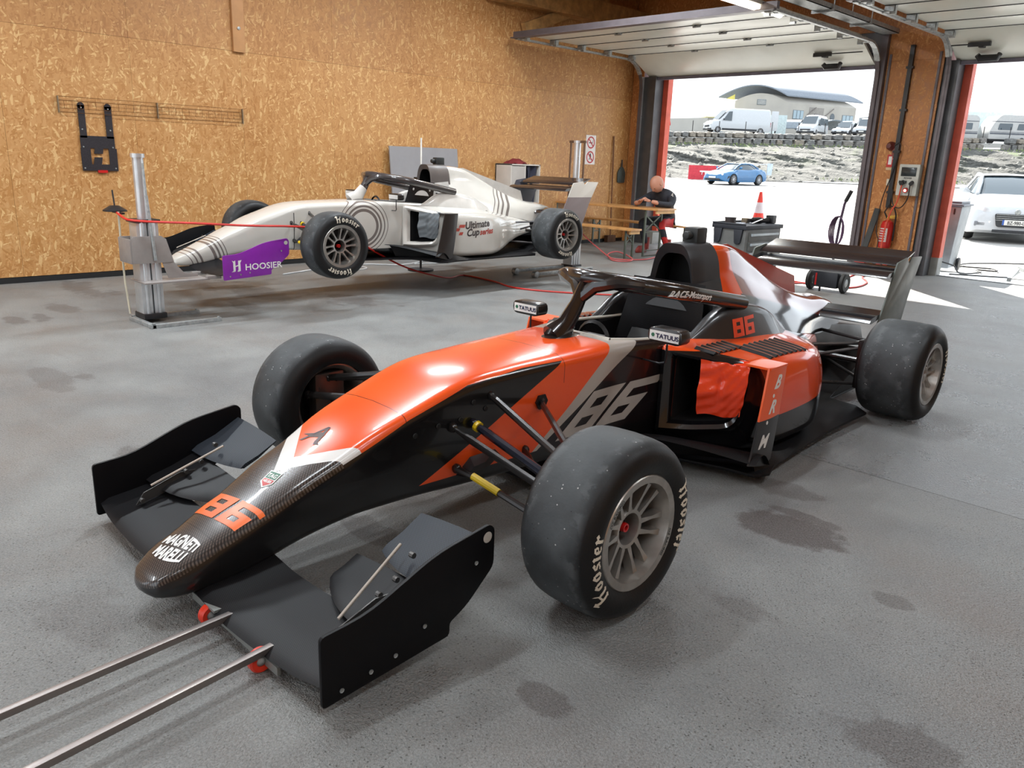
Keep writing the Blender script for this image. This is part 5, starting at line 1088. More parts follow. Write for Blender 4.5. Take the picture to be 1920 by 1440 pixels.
cable('cable', 'dark cable curving over the asphalt towards the metal ramp', [(-3.62, 12.5, .012), (-3.2, 12.75, .012), (-2.75, 13.1, .012), (-2.55, 13.7, .012), (-2.2, 14.0, .012), (-1.5, 14.2, .012)], .011, BLC)
# ------------------------------------------------------------------ tool cabinet and the things on it
TG = simple('tool_cabinet_grey', (112, 114, 112), .45); TD = simple('tool_cabinet_dark_plastic', (44, 48, 56), .5)
tc = thing('tool_cabinet', 'grey roller tool cabinet with pale drawer handles near the first door', 'tool cabinet', (-4.58, 8.36, 0), -.05)
b = MB(); b.bb(-.205, .20, -.36, .36, .12, .72); b.build('body', TG, tc, bevel=.008)
b = MB(); b.bb(-.225, .215, -.385, .385, .72, .765); b.bb(-.225, -.2, -.385, .385, .765, .785); b.bb(-.225, .2, -.385, -.365, .765, .785); b.build('tray_top', TD, tc, bevel=.008)
b = MB()
for x0 in (-.2, .06): b.plate([(x0, .72), (x0 + .11, .72), (x0 + .09, .58), (x0 + .07, .56), (x0 + .03, .56), (x0 + .015, .58)], .03, lambda a, c, t: (a, -.372 + t, c))
b.build('corner_guard', TD, tc, bevel=.005)
for k in range(5):
    z = .70 - .105 * (k + 1); b = MB(); b.bb(.198, .212, -.30, .30, z, z + .095); dr = b.build('drawer', TG, tc, bevel=.003); b = MB(); b.bb(.212, .236, -.275, .275, z + .055, z + .082); b.build('handle', simple('pale_handle', (206, 216, 222), .35, .2), dr, bevel=.004)
for x in (-.16, .16):
    for y in (-.3, .3): b = MB(); b.lathe([(0, -.018), (.05, -.018), (.055, 0), (.05, .018), (0, .018)], 16, 'X', (x, y, .055)); b.bb(x - .02, x + .02, y - .02, y + .02, .06, .12); b.build('castor', BLK, tc)
def on(lx, ly): c, s_ = math.cos(-.05), math.sin(-.05); return (-4.58 + lx * c - ly * s_, 8.36 + lx * s_ + ly * c)
x, y = on(-.10, -.22); b = MB(); b.lathe([(0, 0), (.058, 0), (.060, .055), (.064, .058), (.064, .07), (0, .07)], 20, 'Z', (x, y, .765)); tag(b.build('tape_roll', simple('dark_brown_tape', (66, 60, 60), .4)), 'dark round tape roll on the tool cabinet, nearest corner', 'tape roll')
x, y = on(-.12, .12); b = MB(); b.bb(x - .035, x + .035, y - .035, y + .035, .765, .815); tag(b.build('small_box', simple('tan_box', (126, 112, 92), .6), bevel=.004), 'small brown box in the middle of the tool cabinet top', 'box')
x, y = on(.05, .22); b = MB(); b.tube([(x - .06, y - .14, .80), (x - .02, y - .05, .80), (x, y, .795), (x + .02, y + .06, .80)], [.034, .036, .026, .034], 10); b.box((x + .03, y + .12, .812), (.09, .08, .09)); b.cyl((x - .06, y - .14, .80), (x - .08, y - .19, .80), .02); tag(b.build('power_drill', BLK, bevel=.004), 'black power tool lying at the right end of the tool cabinet top', 'power tool')
x, y = on(.08, -.02); b = MB(); b.bar((x, y - .06, .775), (x + .02, y + .14, .82), .012, .006); tag(b.build('spanner', CHR), 'bright spanner propped on the tool cabinet', 'spanner')
x, y = on(-.02, -.16); b = MB(); b.bb(x - .05, x + .07, y - .05, y + .05, .765, .775); b.bar((x - .03, y, .78), (x + .06, y + .03, .78), .012, .008); tag(b.build('metal_clips', CHR), 'small bright metal parts on the tool cabinet top', 'metal parts')
# ------------------------------------------------------------------ booster trolley with handle and wrapped cables
bt = thing('booster_trolley', 'black two wheeled trolley with tall handle standing in the sunlight', 'trolley', (-3.98, 9.28, 0), .0)
b = MB(); b.bb(-.14, .15, -.09, .09, .05, .235); b.build('case', simple('trolley_black', (36, 38, 44), .4), bt, bevel=.015); b = MB(); b.bb(-.115, -.095, -.093, -.09, .07, .21); b.build('red_label', REDG, bt); b = MB(); b.bb(-.10, .10, -.07, .07, .235, .25); b.lathe([(0, .25), (.02, .25), (.018, .28), (0, .285)], 10, 'Z', (.12, -.04, 0)); b.build('terminal_plate', GALV, bt)
for x in (-.20, .20):
    b = MB(); b.lathe([(.05, -.025), (.10, -.028), (.118, -.015), (.118, .015), (.10, .028), (.05, .025)], 24, 'X', (x, 0, .118), closed=True); w = b.build('wheel', RUB if False else simple('trolley_tyre', (34, 34, 34), .6), bt); b = MB(); b.lathe([(0, -.02), (.05, -.022), (.05, .022), (.02, .026), (0, .03)], 16, 'X', (x, 0, .118)); b.build('hub', GALV, w)
b = MB(); b.cyl((-.05, -.08, .0), (-.05, -.08, .06), .012); b.build('prop_foot', BLK, bt)
b = MB(); b.tube([(.0, .06, .2), (.0, .08, .5), (.01, .09, .8), (.03, .09, 1.0), (.045, .09, 1.06)], .016, 8); b.build('handle_tube', simple('purple_grey_tube', (78, 62, 84), .4), bt); b = MB(); b.cyl((.04, .09, 1.04), (.09, .09, 1.16), .022, 10); b.build('grip', BLK, bt)
for k in range(4):
    b = MB(); w_ = .05 + .012 * k; b.tube([(w_ * math.cos(a) + .01, .06 - .015 * k, .70 + .17 * math.sin(a)) for a in [2 * PI * q / 16 for q in range(17)]], .008, 6); b.build('wrapped_cable', simple('cable_plum_%d' % k, (84, 58, 86), .4), bt)
# rubble bin, cone, metal ramp outside the doors
wb = thing('wheelie_bin', 'grey wheelie bin standing outside behind the board column', 'bin', (-3.95, 12.95, 0), .1); BG = simple('bin_grey', (150, 156, 160), .5)
b = MB(); b.loft([[(s * w_, q * l_, z) for s, q in ((-1, -1), (1, -1), (1, 1), (-1, 1))] for w_, l_, z in ((.21, .24, .06), (.27, .33, .95))]); b.build('tub', BG, wb, bevel=.02); b = MB(); b.bb(-.29, .29, -.36, .36, .95, .98); b.tube([(-.28, -.36, .97), (.28, -.36, .97)], .02); b.bb(-.25, .25, -.3, .3, .98, 1.02); b.build('lid', simple('bin_lid', (104, 112, 122), .5), wb, bevel=.01)
for x in (-.25, .25): b = MB(); b.lathe([(0, -.02), (.09, -.02), (.1, 0), (.09, .02), (0, .02)], 18, 'X', (x, .2, .1)); b.build('wheel', BLK, wb)
for x in (.08, .17): b = MB(); b.bb(x, x + .02, -.335, -.325, .84, .92); b.build('slot', BLK, wb)
rp = thing('metal_ramp', 'perforated pale metal ramp lying outside the second door, right edge', 'ramp', (-2.55, 12.95, 0), .15); b = MB(); 
for k in range(12): b.bar((-.35 + .0, -.45 + k * .09, .05), (.9, -.45 + k * .09, .05), .045, .012)
for k in range(16): b.bar((-.35 + k * .083, -.47, .05), (-.35 + k * .083, .56, .05), .04, .010)
gp = b.build('grating', simple('pale_ramp_metal', (208, 206, 198), .4, .5), rp); gp['kind'] = 'stuff'; b = MB(); b.bar((-.37, -.48, .035), (-.37, .60, .07), .05, .05); b.bar((-.25, .56, .07), (-.37, .8, .09), .05, .05); b.build('side_rail', GALV, rp)
# added ceiling fill lights, unseen, to brighten the interior; built like the one in view
def fill_fitting(x, y, power=0):
    t = thing('fluorescent_light', 'added ceiling fill light shaped as a fluorescent tube, out of view', 'light', (x, y, HC - .12), 0, 'added ceiling fill lights out of view')
    MB().bb(-.06, .06, -.65, .65, .03, .10).build('housing', WHT, t); MB().tube([(0, -.64, 0), (0, .64, 0)], .038, 10).build('diffuser', LAMP, t)
    l = bpy.data.lights.new('tube_glow', 'AREA'); l.shape = 'RECTANGLE'; l.size = .12; l.size_y = 1.3; l.energy = power; l.color = (.86, .94, 1.0); lo = bpy.data.objects.new('tube_glow', l); COL.objects.link(lo); lo.parent = t; lo.location = (0, 0, -.06)
for x, y, pw in ((-6.6, -2.5, 60), (-6.6, 1.0, 84), (-3.0, -2.5, 30), (-3.0, 1.0, 38), (.6, -2.5, 22), (.6, 1.0, 24), (3.2, -2.5, 20), (3.2, 1.0, 22), (-6.6, 5.0, 75), (-4.6, 2.6, 50), (-6.6, 7.9, 95), (-3.0, 5.0, 48), (.6, 5.0, 40)): fill_fitting(x, y, pw)
l = bpy.data.lights.new('tube_glow', 'AREA'); l.shape = 'RECTANGLE'; l.size = .1; l.size_y = 1.2; l.energy = 40; l.color = (1, .97, .92); lo = bpy.data.objects.new('tube_glow', l); COL.objects.link(lo); lo.parent = lmp; lo.location = (0, 0, -.06)
# ------------------------------------------------------------------ outside
# frame for far things: s to the right, D away from the garage corner, both horizontal
YAW = -0.779; A_ = Vector((math.cos(YAW), -math.sin(YAW), 0)); B_ = Vector((math.sin(YAW), math.cos(YAW), 0)); ROT = -YAW
def OUT(s, D, z=0): return A_ * s + B_ * D + Vector((0, 0, z))
def gz(D): return 0.0 if D < 19 else (D - 19) * .0135 if D < 60 else .553
def asphalt():
    m = Mat('sunlit_asphalt', (150, 150, 148), .8); n = m.noise(1.2, 5); f = m.noise(60, 3); c = m.mix((150, 148, 144), (178, 176, 172), m.rng(n * .6 + f * .4, .3, .7))
    x, y, z = m.xyz(); D = x * B_.x + y * B_.y; s = x * A_.x + y * A_.y
    c = m.mix(c, (128, 126, 124), (D > 43.5 + s * .05) * (D < 61.0)); c = m.mix(c, (186, 184, 180), (D > 27.5 + s * .02) * (D < 34 + s * .02))
    c = m.mix(c, (70, 70, 70), ((D - 27.4 - s * .02).abs() < .035)); m.set('Base Color', c); m.bump(f, .2, .01); return m.m
AS = asphalt(); b = MB(); N1, N2 = 30, 46
ss = [-60 + 160 * i / N1 for i in range(N1 + 1)]; DD = [6 + 58 * j / N2 for j in range(N2 + 1)]
for s in ss:
    for D in DD:
        p = OUT(s, D, gz(D) - .012); b.v.append(tuple(p))
for i in range(N1):
    for j in range(N2):
        q = (i * (N2 + 1) + j, (i + 1) * (N2 + 1) + j, (i + 1) * (N2 + 1) + j + 1, i * (N2 + 1) + j + 1)
        if min(b.v[k][1] for k in q) > 10.4: b.f.append(q); b.mi.append(0)
b.v = [(x, max(y, 12.28), z) for x, y, z in b.v]; struct(b.build('apron', AS))
b = MB(); b.bb(-40, 40, -40, -4.7, -.3, -.02); struct(b.build('yard', simple('rear_concrete', (150, 148, 144), .8)))
b = MB()
for (s0, D0), (s1, D1) in (((6.3, 17.2), (11.5, 19.5)), ((7.0, 15.5), (9.6, 16.6))): b.bar(OUT(s0, D0, -.008), OUT(s1, D1, -.006), .12, .01)
mk = b.build('painted_line', simple('road_paint', (226, 226, 220), .6)); struct(mk)
# embankment with rock face
def emb():
    m = Mat('rocky_earth', (120, 118, 104), .9); n = m.noise(.9, 6, rough=.7); v = m.vor(1.4, feature='DISTANCE_TO_EDGE'); c = m.ramp(m.noise(1.7, 6, rough=.7), [(.3, (46, 47, 44)), (.5, (78, 78, 74)), (.66, (104, 103, 98)), (.8, (150, 148, 142))])
    x, y, z = m.xyz(); g = m.rng(m.noise(.35, 4), .56, .64) * m.rng(z, 2.6, 3.4, .15, .8); c = m.mix(c, (84, 98, 58), g); m.set('Base Color', c); m.bump(n * 2 + m.noise(6, 5), .9, .12); return m.m
from mathutils import noise as mn
b = MB()
def ef(u, v):
    s = 2 + 56 * u; D = 60 + 16 * v; z = .50 + 2.95 * v**.9 + (s - 12) * .014; q = mn.fractal(Vector((s * .35 + v * 4, v * 3.0, 3.1)), 1.0, 2.1, 6)
    w = abs(mn.noise(Vector((s * .9 + v * 7.0, v * 2.2, 0)))) ; a = math.sin(PI * min(1, v * 1.02)); return OUT(s, D - .9 * q * a - 1.2 * w * a, z + .38 * q * a)
b.grid(ef, 240, 60); struct(b.build('embankment', emb(), fix=False, ang=20))
b = MB(); rnd = random.Random(5)
for k in range(420):
    u, v = rnd.random(), rnd.random()**1.3; p = Vector(ef(u, v)); r = .10 + .22 * rnd.random()**2; o = len(b.v)
    vs = [p + Vector((x * r * rnd.uniform(.7, 1.4), y * r, z * r * rnd.uniform(.5, 1))) for x, y, z in ((1, 0, 0), (-1, 0, 0), (0, 1, 0), (0, -1, 0), (0, 0, 1), (0, 0, -1))]; b.add(vs, [(0, 2, 4), (2, 1, 4), (1, 3, 4), (3, 0, 4), (2, 0, 5), (1, 2, 5), (3, 1, 5), (0, 3, 5)])
tg = b.build('loose_rocks', simple('pale_rock', (136, 134, 126), .9), fix=False, ang=5); tag(tg, 'loose pale rocks scattered over the earth bank outside', 'rocks'); tg['kind'] = 'stuff'
b = MB()
for k in range(900):
    u = rnd.random(); v = (.02 + .03 * rnd.random()) if k < 350 else (.90 + .1 * rnd.random()); 
    if k < 350 and not (.36 < u < .62 or .72 < u < .8): continue
    p = Vector(ef(u, v)); h = rnd.uniform(.08, .26); dx = rnd.uniform(-.1, .1); b.add([p + A_ * -.02, p + A_ * .03, p + A_ * dx + Vector((0, 0, h))], [(0, 1, 2)])
tg = b.build('grass_tufts', simple('dry_green_grass', (140, 160, 84), .9), fix=False); tag(tg, 'green grass tufts along the foot and crest of the earth bank', 'grass'); tg['kind'] = 'stuff'
# plateau
b = MB(); b.add([tuple(OUT(s, D, z)) for s, D, z in ((-10, 76.3, 3.85), (90, 76.3, 4.9), (110, 130, 6.2), (-20, 130, 5.0))], [(0, 1, 2, 3)]); struct(b.build('upper_yard', simple('upper_yard_gravel', (120, 118, 112), .9)))
# block wall: stones one by one
wall = thing('stone_wall', 'dry stone wall of big grey blocks along the top of the bank', 'stone wall', OUT(2, 76.2, 3.35), ROT)
STN = []
for k, c in enumerate(((140, 137, 132), (152, 147, 138), (128, 128, 126), (158, 149, 136))): STN.append(simple('wall_stone_%d' % k, c, .9, vary=.3, scale=3, bump=.5, bscale=6))
protos = []
for k in range(12):
    rnd = random.Random(k); b = MB(); n = 9; 
    w = .5; sec = [(-.5 + rnd.uniform(0, .06), 0 + rnd.uniform(0, .06)), (.5 - rnd.uniform(0, .08), rnd.uniform(0, .05)), (.5 - rnd.uniform(0, .06), .96 - rnd.uniform(0, .12)), (rnd.uniform(-.1, .1), 1 - rnd.uniform(0, .06)), (-.5 + rnd.uniform(0, .1), .97 - rnd.uniform(0, .12))]
    r0 = [(x, .05, z) for x, z in rounded(sec, [.12] * 5, closed=True, seg=1)]; r1 = [(x * .82, -.28 - rnd.uniform(0, .1), .5 + (z - .5) * .8) for x, _, z in r0]; b.loft([[(x, .5, z) for x, _, z in r0], r0, r1]); protos.append(b.mesh('stone', STN[k % 4], ang=25))
rnd = random.Random(11)
def rowz(s): return (s) * .0135
for row, (z0, h) in enumerate(((0.02, .56), (.58, .52))):
    s = 6.0 + row * .3
    while s < 54:
        w = rnd.choice((.55, .65, .8, .95, 1.1, .7)); 
        if not (40.2 < s < 41.8):
            o = put('stone', protos[rnd.randrange(12)], wall); o.location = (s + w / 2, rnd.uniform(-.05, .05), z0 + rowz(s) - .12); o.scale = (w * .97, 1, h * rnd.uniform(.92, 1.04))
        s += w
# fence posts on the wall
for k in range(15):
    s = 13.3 + k * 2.42
    if s > 47: break
    o = put('fence_post', MB().tube([(0, 0, 0), (0, 0, 1.35)], .035, 6).mesh('fence_post', BLC) if k == 0 else COL.objects['fence_post'].data, None, OUT(s, 76.6, 4.05 + (s - 12) * .0145)); tag(o, 'thin dark fence post standing on the stone wall outside, %s from the left' % ('first second third fourth fifth sixth seventh eighth ninth tenth eleventh twelfth thirteenth fourteenth fifteenth'.split()[k]), 'post', 'fence posts on the stone wall')
# ------------------------------------------------------------------ vehicles
GLS = Mat('car_glass', (60, 72, 80), .08, 0, spec=.8).m; TYR = simple('car_tyre', (30, 30, 32), .7); ALY = simple('alloy_wheel', (190, 192, 196), .3, .8); HL = simple('headlamp', (226, 230, 236), .12, .3); RLT = simple('tail_lamp', (176, 30, 36), .3)
WPT = simple('white_car_paint', (186, 190, 194), .25, coat=.6, vary=.03); PLB = simple('plate_blue', (50, 90, 170), .5); SHB = simple('bumper_black', (46, 48, 52), .6)
def car_wheels(root, xs, ys, r, w=.2, spokes=10, disc=True):
    for x in xs:
        for y in ys:
            s = 1 if x > 0 else -1; b = MB(); b.lathe([(r * .66, -w / 2), (r * .93, -w / 2), (r, -w * .3), (r, w * .3), (r * .93, w / 2), (r * .66, w / 2)], 24, 'X', (x, y, r), closed=True); wh = b.build('wheel', TYR, root); b = MB()
            for k in range(spokes):
                a = 2 * PI * k / spokes; b.bar((x + s * w * .38, y + r * .1 * math.cos(a), r + r * .1 * math.sin(a)), (x + s * w * .42, y + r * .62 * math.cos(a), r + r * .62 * math.sin(a)), .03 if spokes > 6 else .06, .03)
            b.lathe([(r * .60, w * .30), (r * .68, w * .30), (r * .68, w * .48), (r * .62, w * .48)], 24, 'X', (x, y, r), closed=True) if s > 0 else b.lathe([(r * .60, -w * .48), (r * .68, -w * .48), (r * .68, -w * .30), (r * .62, -w * .30)], 24, 'X', (x, y, r), closed=True)
            b.lathe([(0, -w * .45), (r * .15, -w * .45), (r * .15, w * .45), (0, w * .45)], 12, 'X', (x, y, r)); b.build('rim', ALY, wh)
            b = MB(); b.lathe([(0, -w * .2), (r * .62, -w * .2), (r * .62, w * .2), (0, w * .2)], 20, 'X', (x, y, r)); b.build('wheel_back', SHB, wh)
def arch_cut(z, y, arches, R):
    for a in arches:
        d = abs(y - a)
        if d < R: z = max(z, math.sqrt(R * R - d * d) + R * .78)
    return z
def car_loft(root, L, st, mat, arches, R, name='body', seg=3, n=70):
    """st rows: y, belt half width, side half width, sill z, belt z, deck z; y from nose (0) to tail (L)"""
    ys = sorted(set([L * k / n for k in range(n + 1)] + [a + d for a in arches for d in (-R * .999, -R * .8, R * .8, R * .999)])); rr = []
    for y, (wb, ws, zs, zb, zd) in zip(ys, catmull(st, ys)):
        zl = arch_cut(zs, y, arches, R); half = rounded([(0, zd), (wb * .8, zd - .01), (wb, zb), (ws, max(zl + .05, zb * .62)), (ws * .99, zl), (ws * .7, zl), (0, zl)], [0, .2, .14, .1, .02, 0, 0], seg=seg); rr.append([(x, y, z) for x, z in half] + [(-x, y, z) for x, z in reversed(half[1:-1])])
    b = MB(); b.loft(rr); return b.build(name, mat, root, ang=45)
def cabin(root, st, glass, roofm, name='greenhouse', n=24):
    """st rows: y, half width base, half width top, base z, top z"""
    ys = [st[0][0] + (st[-1][0] - st[0][0]) * k / n for k in range(n + 1)]; rr = []
    for y, (w0, w1, z0, z1) in zip(ys, catmull(st, ys)):
        half = rounded([(0, z1), (w1, z1 - .02), (w0, z0)], [0, .08, 0], seg=3); rr.append([(x, y, z) for x, z in half] + [(-x, y, z) for x, z in reversed(half[1:])])
    b = MB(); b.loft(rr); g = b.build(name, glass, root, ang=50)
    b = MB(); ys2 = [y for y in ys]; r2 = []
    for y, ring in zip(ys2, rr):
        top = [q for q in ring if q[2] > max(r[2] for r in ring) - .05]
    return g
# blue coupe
bc = thing('sports_car', 'blue two door sports car parked across the asphalt by the red sign', 'car', OUT(11.55, 49.2, gz(49.2)), ROT + 1.02 + PI / 2 * 0)
BLU = simple('bright_blue_paint', (4, 98, 150), .22, coat=.8, vary=.06)
bc.rotation_euler = (0, 0, ROT - 0.93)
car_loft(bc, 4.2, [(0, .45, .60, .32, .50, .56), (.12, .68, .80, .22, .58, .64), (.5, .78, .88, .17, .70, .76), (1.0, .82, .90, .16, .80, .86), (1.5, .80, .89, .16, .84, .92), (2.4, .80, .89, .17, .86, .95), (3.2, .82, .91, .18, .88, .98), (3.8, .78, .90, .22, .86, .94), (4.1, .70, .82, .34, .80, .86), (4.2, .60, .70, .42, .72, .76)], BLU, [.86, 3.28], .36)
b = MB(); 
cabin(bc, [(1.10, .62, .50, .86, .90), (1.5, .70, .52, .86, 1.08), (1.9, .73, .54, .88, 1.22), (2.4, .74, .55, .90, 1.25), (2.9, .72, .50, .92, 1.20), (3.4, .62, .40, .92, 1.06), (3.8, .5, .3, .90, .95)], GLS, BLU)
b = MB(); b.grid(lambda u, v: ((2 * u - 1) * .52 * (1 - .1 * v), 1.82 + 1.0 * v, 1.205 + .06 * math.sin(PI * (v * .8 + .15)) - .02 * (2 * u - 1)**2), 10, 8); b.grid(lambda u, v: ((2 * u - 1) * .40, 2.8 + .95 * v, 1.245 - .27 * v**1.4), 6, 6)
b.build('roof', BLU, bc, fix=False)
for s in (-1, 1):
    b = MB(); b.tube([(s * .66, 1.12, .88), (s * .57, 1.5, 1.08), (s * .545, 1.85, 1.215), (s * .56, 2.5, 1.24), (s * .55, 2.95, 1.18), (s * .62, 3.45, .98)], .035, 6); b.build('pillar', BLU, bc)
    b = MB(); b.tube([(s * .78, 1.45, .95), (s * .92, 1.42, 1.0), (s * .95, 1.48, 1.0)], [.03, .07, .05], 8); b.build('wing_mirror', BLU, bc)
    b = MB(); b.lathe([(0, -.02), (.07, -.01), (.09, .03)], 14, 'Y', (s * .62, .10, .60)); b.lathe([(0, -.02), (.05, -.01), (.06, .03)], 14, 'Y', (s * .42, .06, .50)); b.build('headlamp', HL, bc)
    b = MB(); b.plate([(.30, .32), (.50, .42), (.52, .52), (.40, .50)], .02, lambda a, c, t: (s * (.85 + (a - .3) * .12) + t, a, c)); b.build('side_intake', SHB, bc)
b = MB(); b.bb(-.55, .55, -.02, .10, .25, .36); b.build('front_grille', SHB, bc, bevel=.02); b = MB(); b.bb(-.26, .26, -.035, -.02, .37, .47); b.build('number_plate', WHT, bc)
car_wheels(bc, (-.80, .80), (.86, 3.28), .325, .22, 10)
# white wing on a stand behind the blue car
b = MB(); b.bb(-.85, .85, 4.05, 4.42, 1.24, 1.29); b.build('rear_wing', WHT, bc, bevel=.02)
for s in (-1, 1): b = MB(); b.plate([(4.0, .62), (4.45, .62), (4.5, 1.32), (4.0, 1.32)], .03, lambda a, c, t: (s * .87 + t, a, c)); b.build('wing_side_plate', simple('pale_blue_plate%d' % s, (190, 206, 220), .5), bc)
# red sign
sg = thing('hoarding', 'red rectangular board with a white mark at the foot of the bank', 'sign', OUT(11.9, 58.0, .52), ROT); b = MB(); b.bb(0, 3.22, -.03, .03, .0, .97); b.bb(.3, .36, .03, .5, 0, .5); b.bb(2.8, 2.86, .03, .5, 0, .5); b.build('board', simple('hoarding_red', (206, 52, 66), .5), sg)
b = MB(); b.bb(.78, 2.85, -.045, -.032, .52, .62)
for k, x in enumerate((.95, 1.15, 1.35, 1.60, 1.82, 2.05, 2.28, 2.5, 2.7)): b.bar((x, -.04, .52), (x + (.06 if k % 3 == 1 else -.02), -.04, .34 + .03 * (k % 3)), .012, .045)
b.build('white_mark', LETG, sg)
# cone
cn = thing('traffic_cone', 'red and white striped traffic cone standing on the asphalt outside', 'traffic cone', OUT(4.38, 14.8, 0), 0); rr_, zz_ = (.165, .025), (0, 1.0)
b = MB(); b.bb(-.25, .25, -.25, .25, 0, .04); b.build('foot', simple('cone_black', (60, 50, 50), .7), cn, bevel=.01)
CO = simple('cone_red', (226, 60, 46), .45); CW = simple('cone_white', (214, 206, 212), .5); H_ = .93
for k in range(5):
    z0, z1 = .04 + H_ * k / 5.0, .04 + H_ * (k + 1) / 5.0; r0, r1 = .175 - .150 * k / 5, .175 - .150 * (k + 1) / 5; b = MB(); b.lathe([(0, z0), (r0, z0), (r1, z1), (0, z1)], 24, 'Z'); b.build('band', CO if k % 2 == 0 else CW, cn)
# pale saloon at the right edge
pg = thing('saloon_car', 'white saloon car seen from the front outside the second door', 'car', OUT(10.72, 17.5, 0), ROT - .42)
car_loft(pg, 4.8, [(0, .62, .74, .26, .60, .66), (.10, .74, .86, .20, .70, .76), (.45, .82, .91, .18, .80, .88), (1.2, .84, .93, .18, .92, 1.02), (2.4, .84, .93, .2, .95, 1.05), (3.9, .82, .92, .2, .98, 1.08), (4.6, .76, .86, .26, .95, 1.05), (4.8, .66, .76, .4, .85, .95)], WPT, [.92, 3.74], .37)
cabin(pg, [(1.15, .68, .58, .98, 1.02), (1.6, .76, .60, 1.0, 1.24), (2.1, .78, .60, 1.02, 1.42), (2.9, .78, .58, 1.02, 1.46), (3.6, .74, .54, 1.04, 1.36), (4.3, .66, .5, 1.06, 1.12)], GLS, WPT)
b = MB(); b.grid(lambda u, v: ((2 * u - 1) * .57, 2.0 + 1.5 * v, 1.41 + .06 * math.sin(PI * (v * .8 + .1)) - .02 * (2 * u - 1)**2), 10, 8); b.build('roof', WPT, pg, fix=False)
for s in (-1, 1):
    b = MB(); b.tube([(s * .72, 1.15, 1.0), (s * .64, 1.65, 1.26), (s * .60, 2.05, 1.41), (s * .62, 2.9, 1.45), (s * .6, 3.6, 1.36), (s * .72, 4.2, 1.08)], .04, 6); b.build('pillar', WPT, pg)
    b = MB(); b.tube([(s * .84, 1.62, 1.02), (s * .98, 1.55, 1.08), (s * 1.04, 1.6, 1.08)], [.03, .085, .05], 10); b.build('wing_mirror', WPT, pg)
    b = MB(); b.loft([[(s * x, y - .012, z) for x, y, z in q] for q in ([(.50, .02, .66), (.54, .02, .71), (.66, .06, .76), (.82, .2, .79)], [(.52, .02, .62), (.60, .03, .64), (.72, .10, .68), (.84, .24, .73)])], closed=False, caps=(False, False)); b.build('headlamp', HL, pg, fix=False)
    b = MB(); b.bb(min(s * .56, s * .78), max(s * .56, s * .78), -.0, .1, .34, .44); b.build('fog_lamp', simple('fog_grey', (120, 124, 130), .3), pg, bevel=.02)
b = MB(); b.plate(rounded([(-.42, .62), (.42, .62), (.36, .34), (-.36, .34)], [.05] * 4, closed=True), .06, lambda a, c, t: (a, -.02 + t, c)); gr = b.build('grille', SHB, pg)
for z in (.60, .56, .52, .48): b = MB(); b.bb(-.39, .39, -.062, -.05, z, z + .010); b.build('grille_bar', GALV, gr)
b = MB(); b.bb(-.42, .42, -.04, .04, .22, .28); b.build('lower_grille', SHB, pg, bevel=.015); b = MB(); b.bb(-.26, .26, -.068, -.055, .385, .495); npl = b.build('number_plate', WHT, pg, bevel=.004); b = MB(); b.bb(-.26, -.225, -.070, -.067, .385, .495); b.build('plate_band', PLB, npl)
flat_decal('plate_lettering', text2d('BZ-980-LF', .098, .002, align='CENTER', sx=.86), (.015, -.0695, .405), (1, 0, 0), (0, 0, 1), BK, npl); b = MB(); b.lathe([(0, -.07), (.05, -.065), (.06, -.05)], 16, 'Y', (0, 0, .67)); b.build('badge', GALV, pg)
car_wheels(pg, (-.80, .80), (.92, 3.74), .33, .22, 10)
